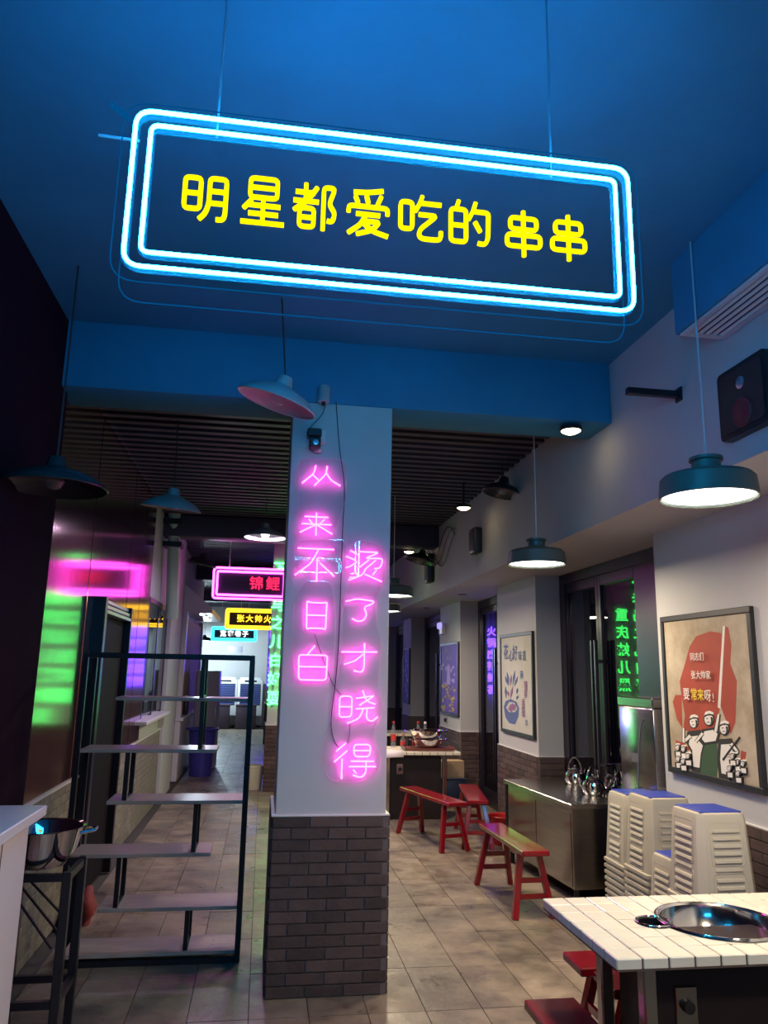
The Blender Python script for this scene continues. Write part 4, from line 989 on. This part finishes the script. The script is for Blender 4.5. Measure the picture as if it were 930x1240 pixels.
# ---------------------------------------------------------------- left: display shelf
sf = thing('display_shelf', 'open black metal display shelf with staggered wooden boards', 'shelf', (-1.055, 4.88, 0))
W_ = .985; D_ = .26; pw = .03
for x in (0, W_):
    for y in (0, D_): obj('post', MB().box(x - pw / 2, y - pw / 2, 0, x + pw / 2, y + pw / 2, 1.73, .003), 'black_metal', sf)
for z in (1.715, .015):
    for y in (0, D_): obj('rail', MB().box(pw / 2, y - pw / 2, z - .015, W_ - pw / 2, y + pw / 2, z + .015, .003), 'black_metal', sf)
    for x in (0, W_): obj('rail', MB().box(x - pw / 2, pw / 2, z - .015, x + pw / 2, D_ - pw / 2, z + .015, .003), 'black_metal', sf)
for z, x0, x1 in ((1.45, .19, W_ - .015), (1.15, .015, .80), (.86, .19, W_ - .015), (.57, .015, .80), (.28, .19, W_ - .015), (.045, .015, W_ - .015)):
    bd = obj('shelf_board', MB().box(x0, -.01, z, x1, D_ + .01, z + .02, .002), 'wood_shelf', sf)
    for q in (.04, .12): obj('screw', MB().lathe([(.005, .0205), (.001, .022)], 8, ((x0 + .14 if x0 > .1 else x1 - .13), q + .05, z)), 'black_metal', bd)
for z0, z1, x in ((1.47, 1.70, .69), (1.17, 1.45, .70), (.88, 1.15, .285), (.59, .86, .70), (.30, .57, .285), (.065, .28, .69)):
    for y in (.02, D_ - .02): obj('divider', MB().box(x - .013, y - .013, z0, x + .013, y + .013, z1, .002), 'black_metal', sf)
    obj('divider_foot', MB().box(x - .013, .033, z0, x + .013, D_ - .033, z0 + .012), 'black_metal', sf)
# bar counter and bowl stand at the left edge
bc = thing('bar_counter', 'pale bar counter at the left edge', 'counter', (-1.03, 2.7, 0))
obj('worktop', MB().box(-.185, -.9, 1.06, .20, .70, 1.10, .004), 'white_laminate', bc)
obj('body', MB().box(-.185, -.88, 0, .155, .64, 1.06, .003), 'white_laminate', bc)
for y in (.32,): obj('panel_joint', MB().box(.1545, y, .02, .156, y + .008, 1.05), 'black_plastic', bc)
cr_ = thing('card_tray', 'small dark tray on the bar counter', 'tray', (-1.0, 2.92, 1.10)); obj('tray_base', MB().box(-.1, -.08, 0, .02, .08, .006), 'black_plastic', cr_); obj('tray_rim', MB().box(-.1, -.08, .006, -.092, .08, .02).box(.012, -.08, .006, .02, .08, .02).box(-.092, .072, .006, .012, .08, .02), 'steel', cr_)
bs = thing('bowl_stand', 'tall black metal stand beside the bar counter', 'stand', (-.86, 3.74, 0))
for x, y in ((-.17, -.14), (.09, -.14), (-.17, .14), (.09, .14)): obj('leg', MB().box(x - .018, y - .018, 0, x + .018, y + .018, .80, .003), 'black_metal', bs)
for z in (.78, .30):
    for y in (-.14, .14): obj('rail', MB().box(-.152, y - .012, z - .015, .072, y + .012, z + .015), 'black_metal', bs)
    for x in (-.17, .09): obj('rail', MB().box(x - .012, -.122, z - .015, x + .012, .122, z + .015), 'black_metal', bs)
for k in range(3): obj('wire_brace', MB().tube([(-.17, -.10 + .1 * k, .76), (.05, -.12 + .1 * k, .50 + .03 * k)], .006, 5), 'black_metal', bs)
potbowl('mixing_bowl', 'large steel bowl resting on the black stand', -.92, 3.74, .80, .17, .16)
rc = thing('floor_cloth', 'crumpled red cloth lying by the left wall', 'cloth', (-1.12, 5.8, 0))
bm = bmesh.new(); bmesh.ops.create_icosphere(bm, subdivisions=3, radius=1)
for v in bm.verts:
    n_ = 1 + .25 * math.sin(v.co.x * 5 + v.co.y * 3) + .18 * math.cos(v.co.z * 7 + v.co.x * 4)
    v.co = Vector((v.co.x * .09 * n_, v.co.y * .24 * n_, max(v.co.z, -.05) * .13 * n_ + .006))
me = bpy.data.meshes.new('folds'); bm.to_mesh(me); bm.free(); me.materials.append(M['red_cloth']); me.shade_smooth(); link('folds', me, rc)

# ---------------------------------------------------------------- left distance
pi_ = thing('wall_pipe', 'pale upright pipe with black clamps by the serving window', 'pipe', (LX + .12, 10.6, 2.2))
PO = Vector((LX + .12, 10.6, 2.2)); a = at(212, 612, 0, LX + .10) - PO; b = at(208, 748, 0, LX + .10) - PO
obj('pipe', MB().tube([tuple(a), tuple(b)], .075, 14), 'pipe_pale', pi_)
for s in (.15, .35): q = a.lerp(b, s); obj('clamp', MB().box(q.x - .12, q.y - .12, q.z - .03, q.x + .10, q.y + .12, q.z + .03), 'black_metal', pi_)
lb = thing('light_box', 'white sloped canopy with small lamps over the wooden door', 'canopy', (LX, 12.2, 2.5))
obj('canopy', MB().prism([(-.02, 0), (.42, -.02), (.42, .06), (-.02, .42)], 0, 2.4, lambda u, v, d: (u, d, v)), 'white_laminate', lb)
for k in range(3): obj('lamp', MB().lathe([(.04, -.03), (.04, -.005)], 12, (.25, .3 + .7 * k, .0)), 'bulb_glow', lb)
kc = thing('serving_ledge', 'pale serving ledge below the wooden door', 'ledge', (LX, 12.1, 0))
obj('top', MB().box(-.018, 0, .86, .10, 3.0, .91, .005), 'white_laminate', kc); obj('front', MB().box(-.018, .02, 0, .06, 2.98, .86, .003), 'white_laminate', kc)
bt = thing('dark_jar', 'dark jar with pale lid on the serving ledge', 'jar', (LX + .05, 12.9, .91)); obj('jar', MB().lathe([(.04, 0), (.045, .02), (.045, .2), (.03, .25)], 16), 'black_plastic', bt); obj('lid', MB().lathe([(.032, .25), (.032, .29), (.01, .3)], 14), 'cap_pale', bt)
fg = thing('grey_cabinet', 'tall grey cabinet standing in the aisle', 'cabinet', (-.92, 13.45, 0))
obj('carcass', MB().box(-.19, 0, .02, .20, .5, 1.60, .008), 'fridge_grey', fg); obj('door', MB().box(-.18, -.015, .05, .19, 0, 1.57, .006), 'fridge_grey', fg); obj('handle', MB().box(.15, -.04, .7, .17, -.015, 1.0, .003), 'steel', fg)
for x in (-.15, .16): obj('foot', MB().box(x - .02, .05, 0, x + .02, .45, .02), 'black_plastic', fg)
bb = thing('storage_bin', 'large blue plastic bin on the floor', 'bin', (-.90, 12.78, 0)); m = MB()
m.openlathe([(.001, 0), (.17, 0), (.21, .68), (.25, .69), (.25, .72), (.20, .72), (.16, .02), (.001, .02)], 28); obj('tub', m, 'bin_blue', bb)
obj('rim', MB().tube([(.25 * math.cos(i * PI / 16), .25 * math.sin(i * PI / 16), .705) for i in range(32)], .014, 6, True), 'bin_blue', bb)
kb = thing('bucket', 'cream plastic bucket with a wire handle on the floor', 'bucket', (-.06, 11.38, 0)); m = MB()
m.openlathe([(.001, .002), (.105, 0), (.135, .30), (.142, .30), (.142, .32), (.128, .32), (.10, .01), (.001, .01)], 28); obj('tub', m, 'bucket_cream', kb)
obj('handle', MB().tube([(.14 * math.cos(i * PI / 10), -.10 * math.sin(i * PI / 10), .29 - .13 * math.sin(i * PI / 10)) for i in range(11)], .004, 5), 'wire', kb)
def cooler(label, x):
    t = thing('air_cooler', label, 'air cooler', (x, 22.8, 0), group='white evaporative coolers by the back wall')
    obj('cabinet', MB().box(-.36, 0, .06, .36, .45, 1.34, .04), 'cooler_white', t); obj('top_panel', MB().box(-.30, .05, 1.33, .30, .4, 1.40, .02), 'cooler_white', t)
    obj('display', MB().box(-.17, -.006, 1.27, .17, .02, 1.32, .004), 'black_plastic', t)
    obj('intake', MB().box(-.29, -.004, .62, .29, .02, 1.22), 'navy', t)
    for k in range(9): obj('louvre', MB().box(-.28, -.02, .65 + k * .062, .28, -.004, .68 + k * .062), 'cooler_blue', t)
    for s_ in (-1, 1):
        for y in (.06, .38): obj('caster', MB().lathe([(.03, -.02), (.03, .02)], 12, (s_ * .28, y, .03), 'x'), 'black_plastic', t)
cooler('left of the two white air coolers at the back wall', -1.06); cooler('right of the two white air coolers at the back wall', -.34)
for lab, x in (('dark box in front of the left air cooler', -1.15), ('dark box in front of the right air cooler', -.42)):
    t = thing('dark_box', lab, 'box', (x, 22.2, 0)); obj('carton', MB().box(-.28, 0, 0, .28, .4, .62, .01), 'box_dark', t); obj('lid', MB().box(-.29, -.01, .62, .29, .41, .66, .006), 'box_dark', t)
ex = thing('wall_notice', 'tiny framed notice on the back wall below the aqua sign', 'notice', (-.86, YB, 2.2)); obj('frame', MB().box(-.2, -.02, -.09, .2, 0, .09), 'frame_light', ex)
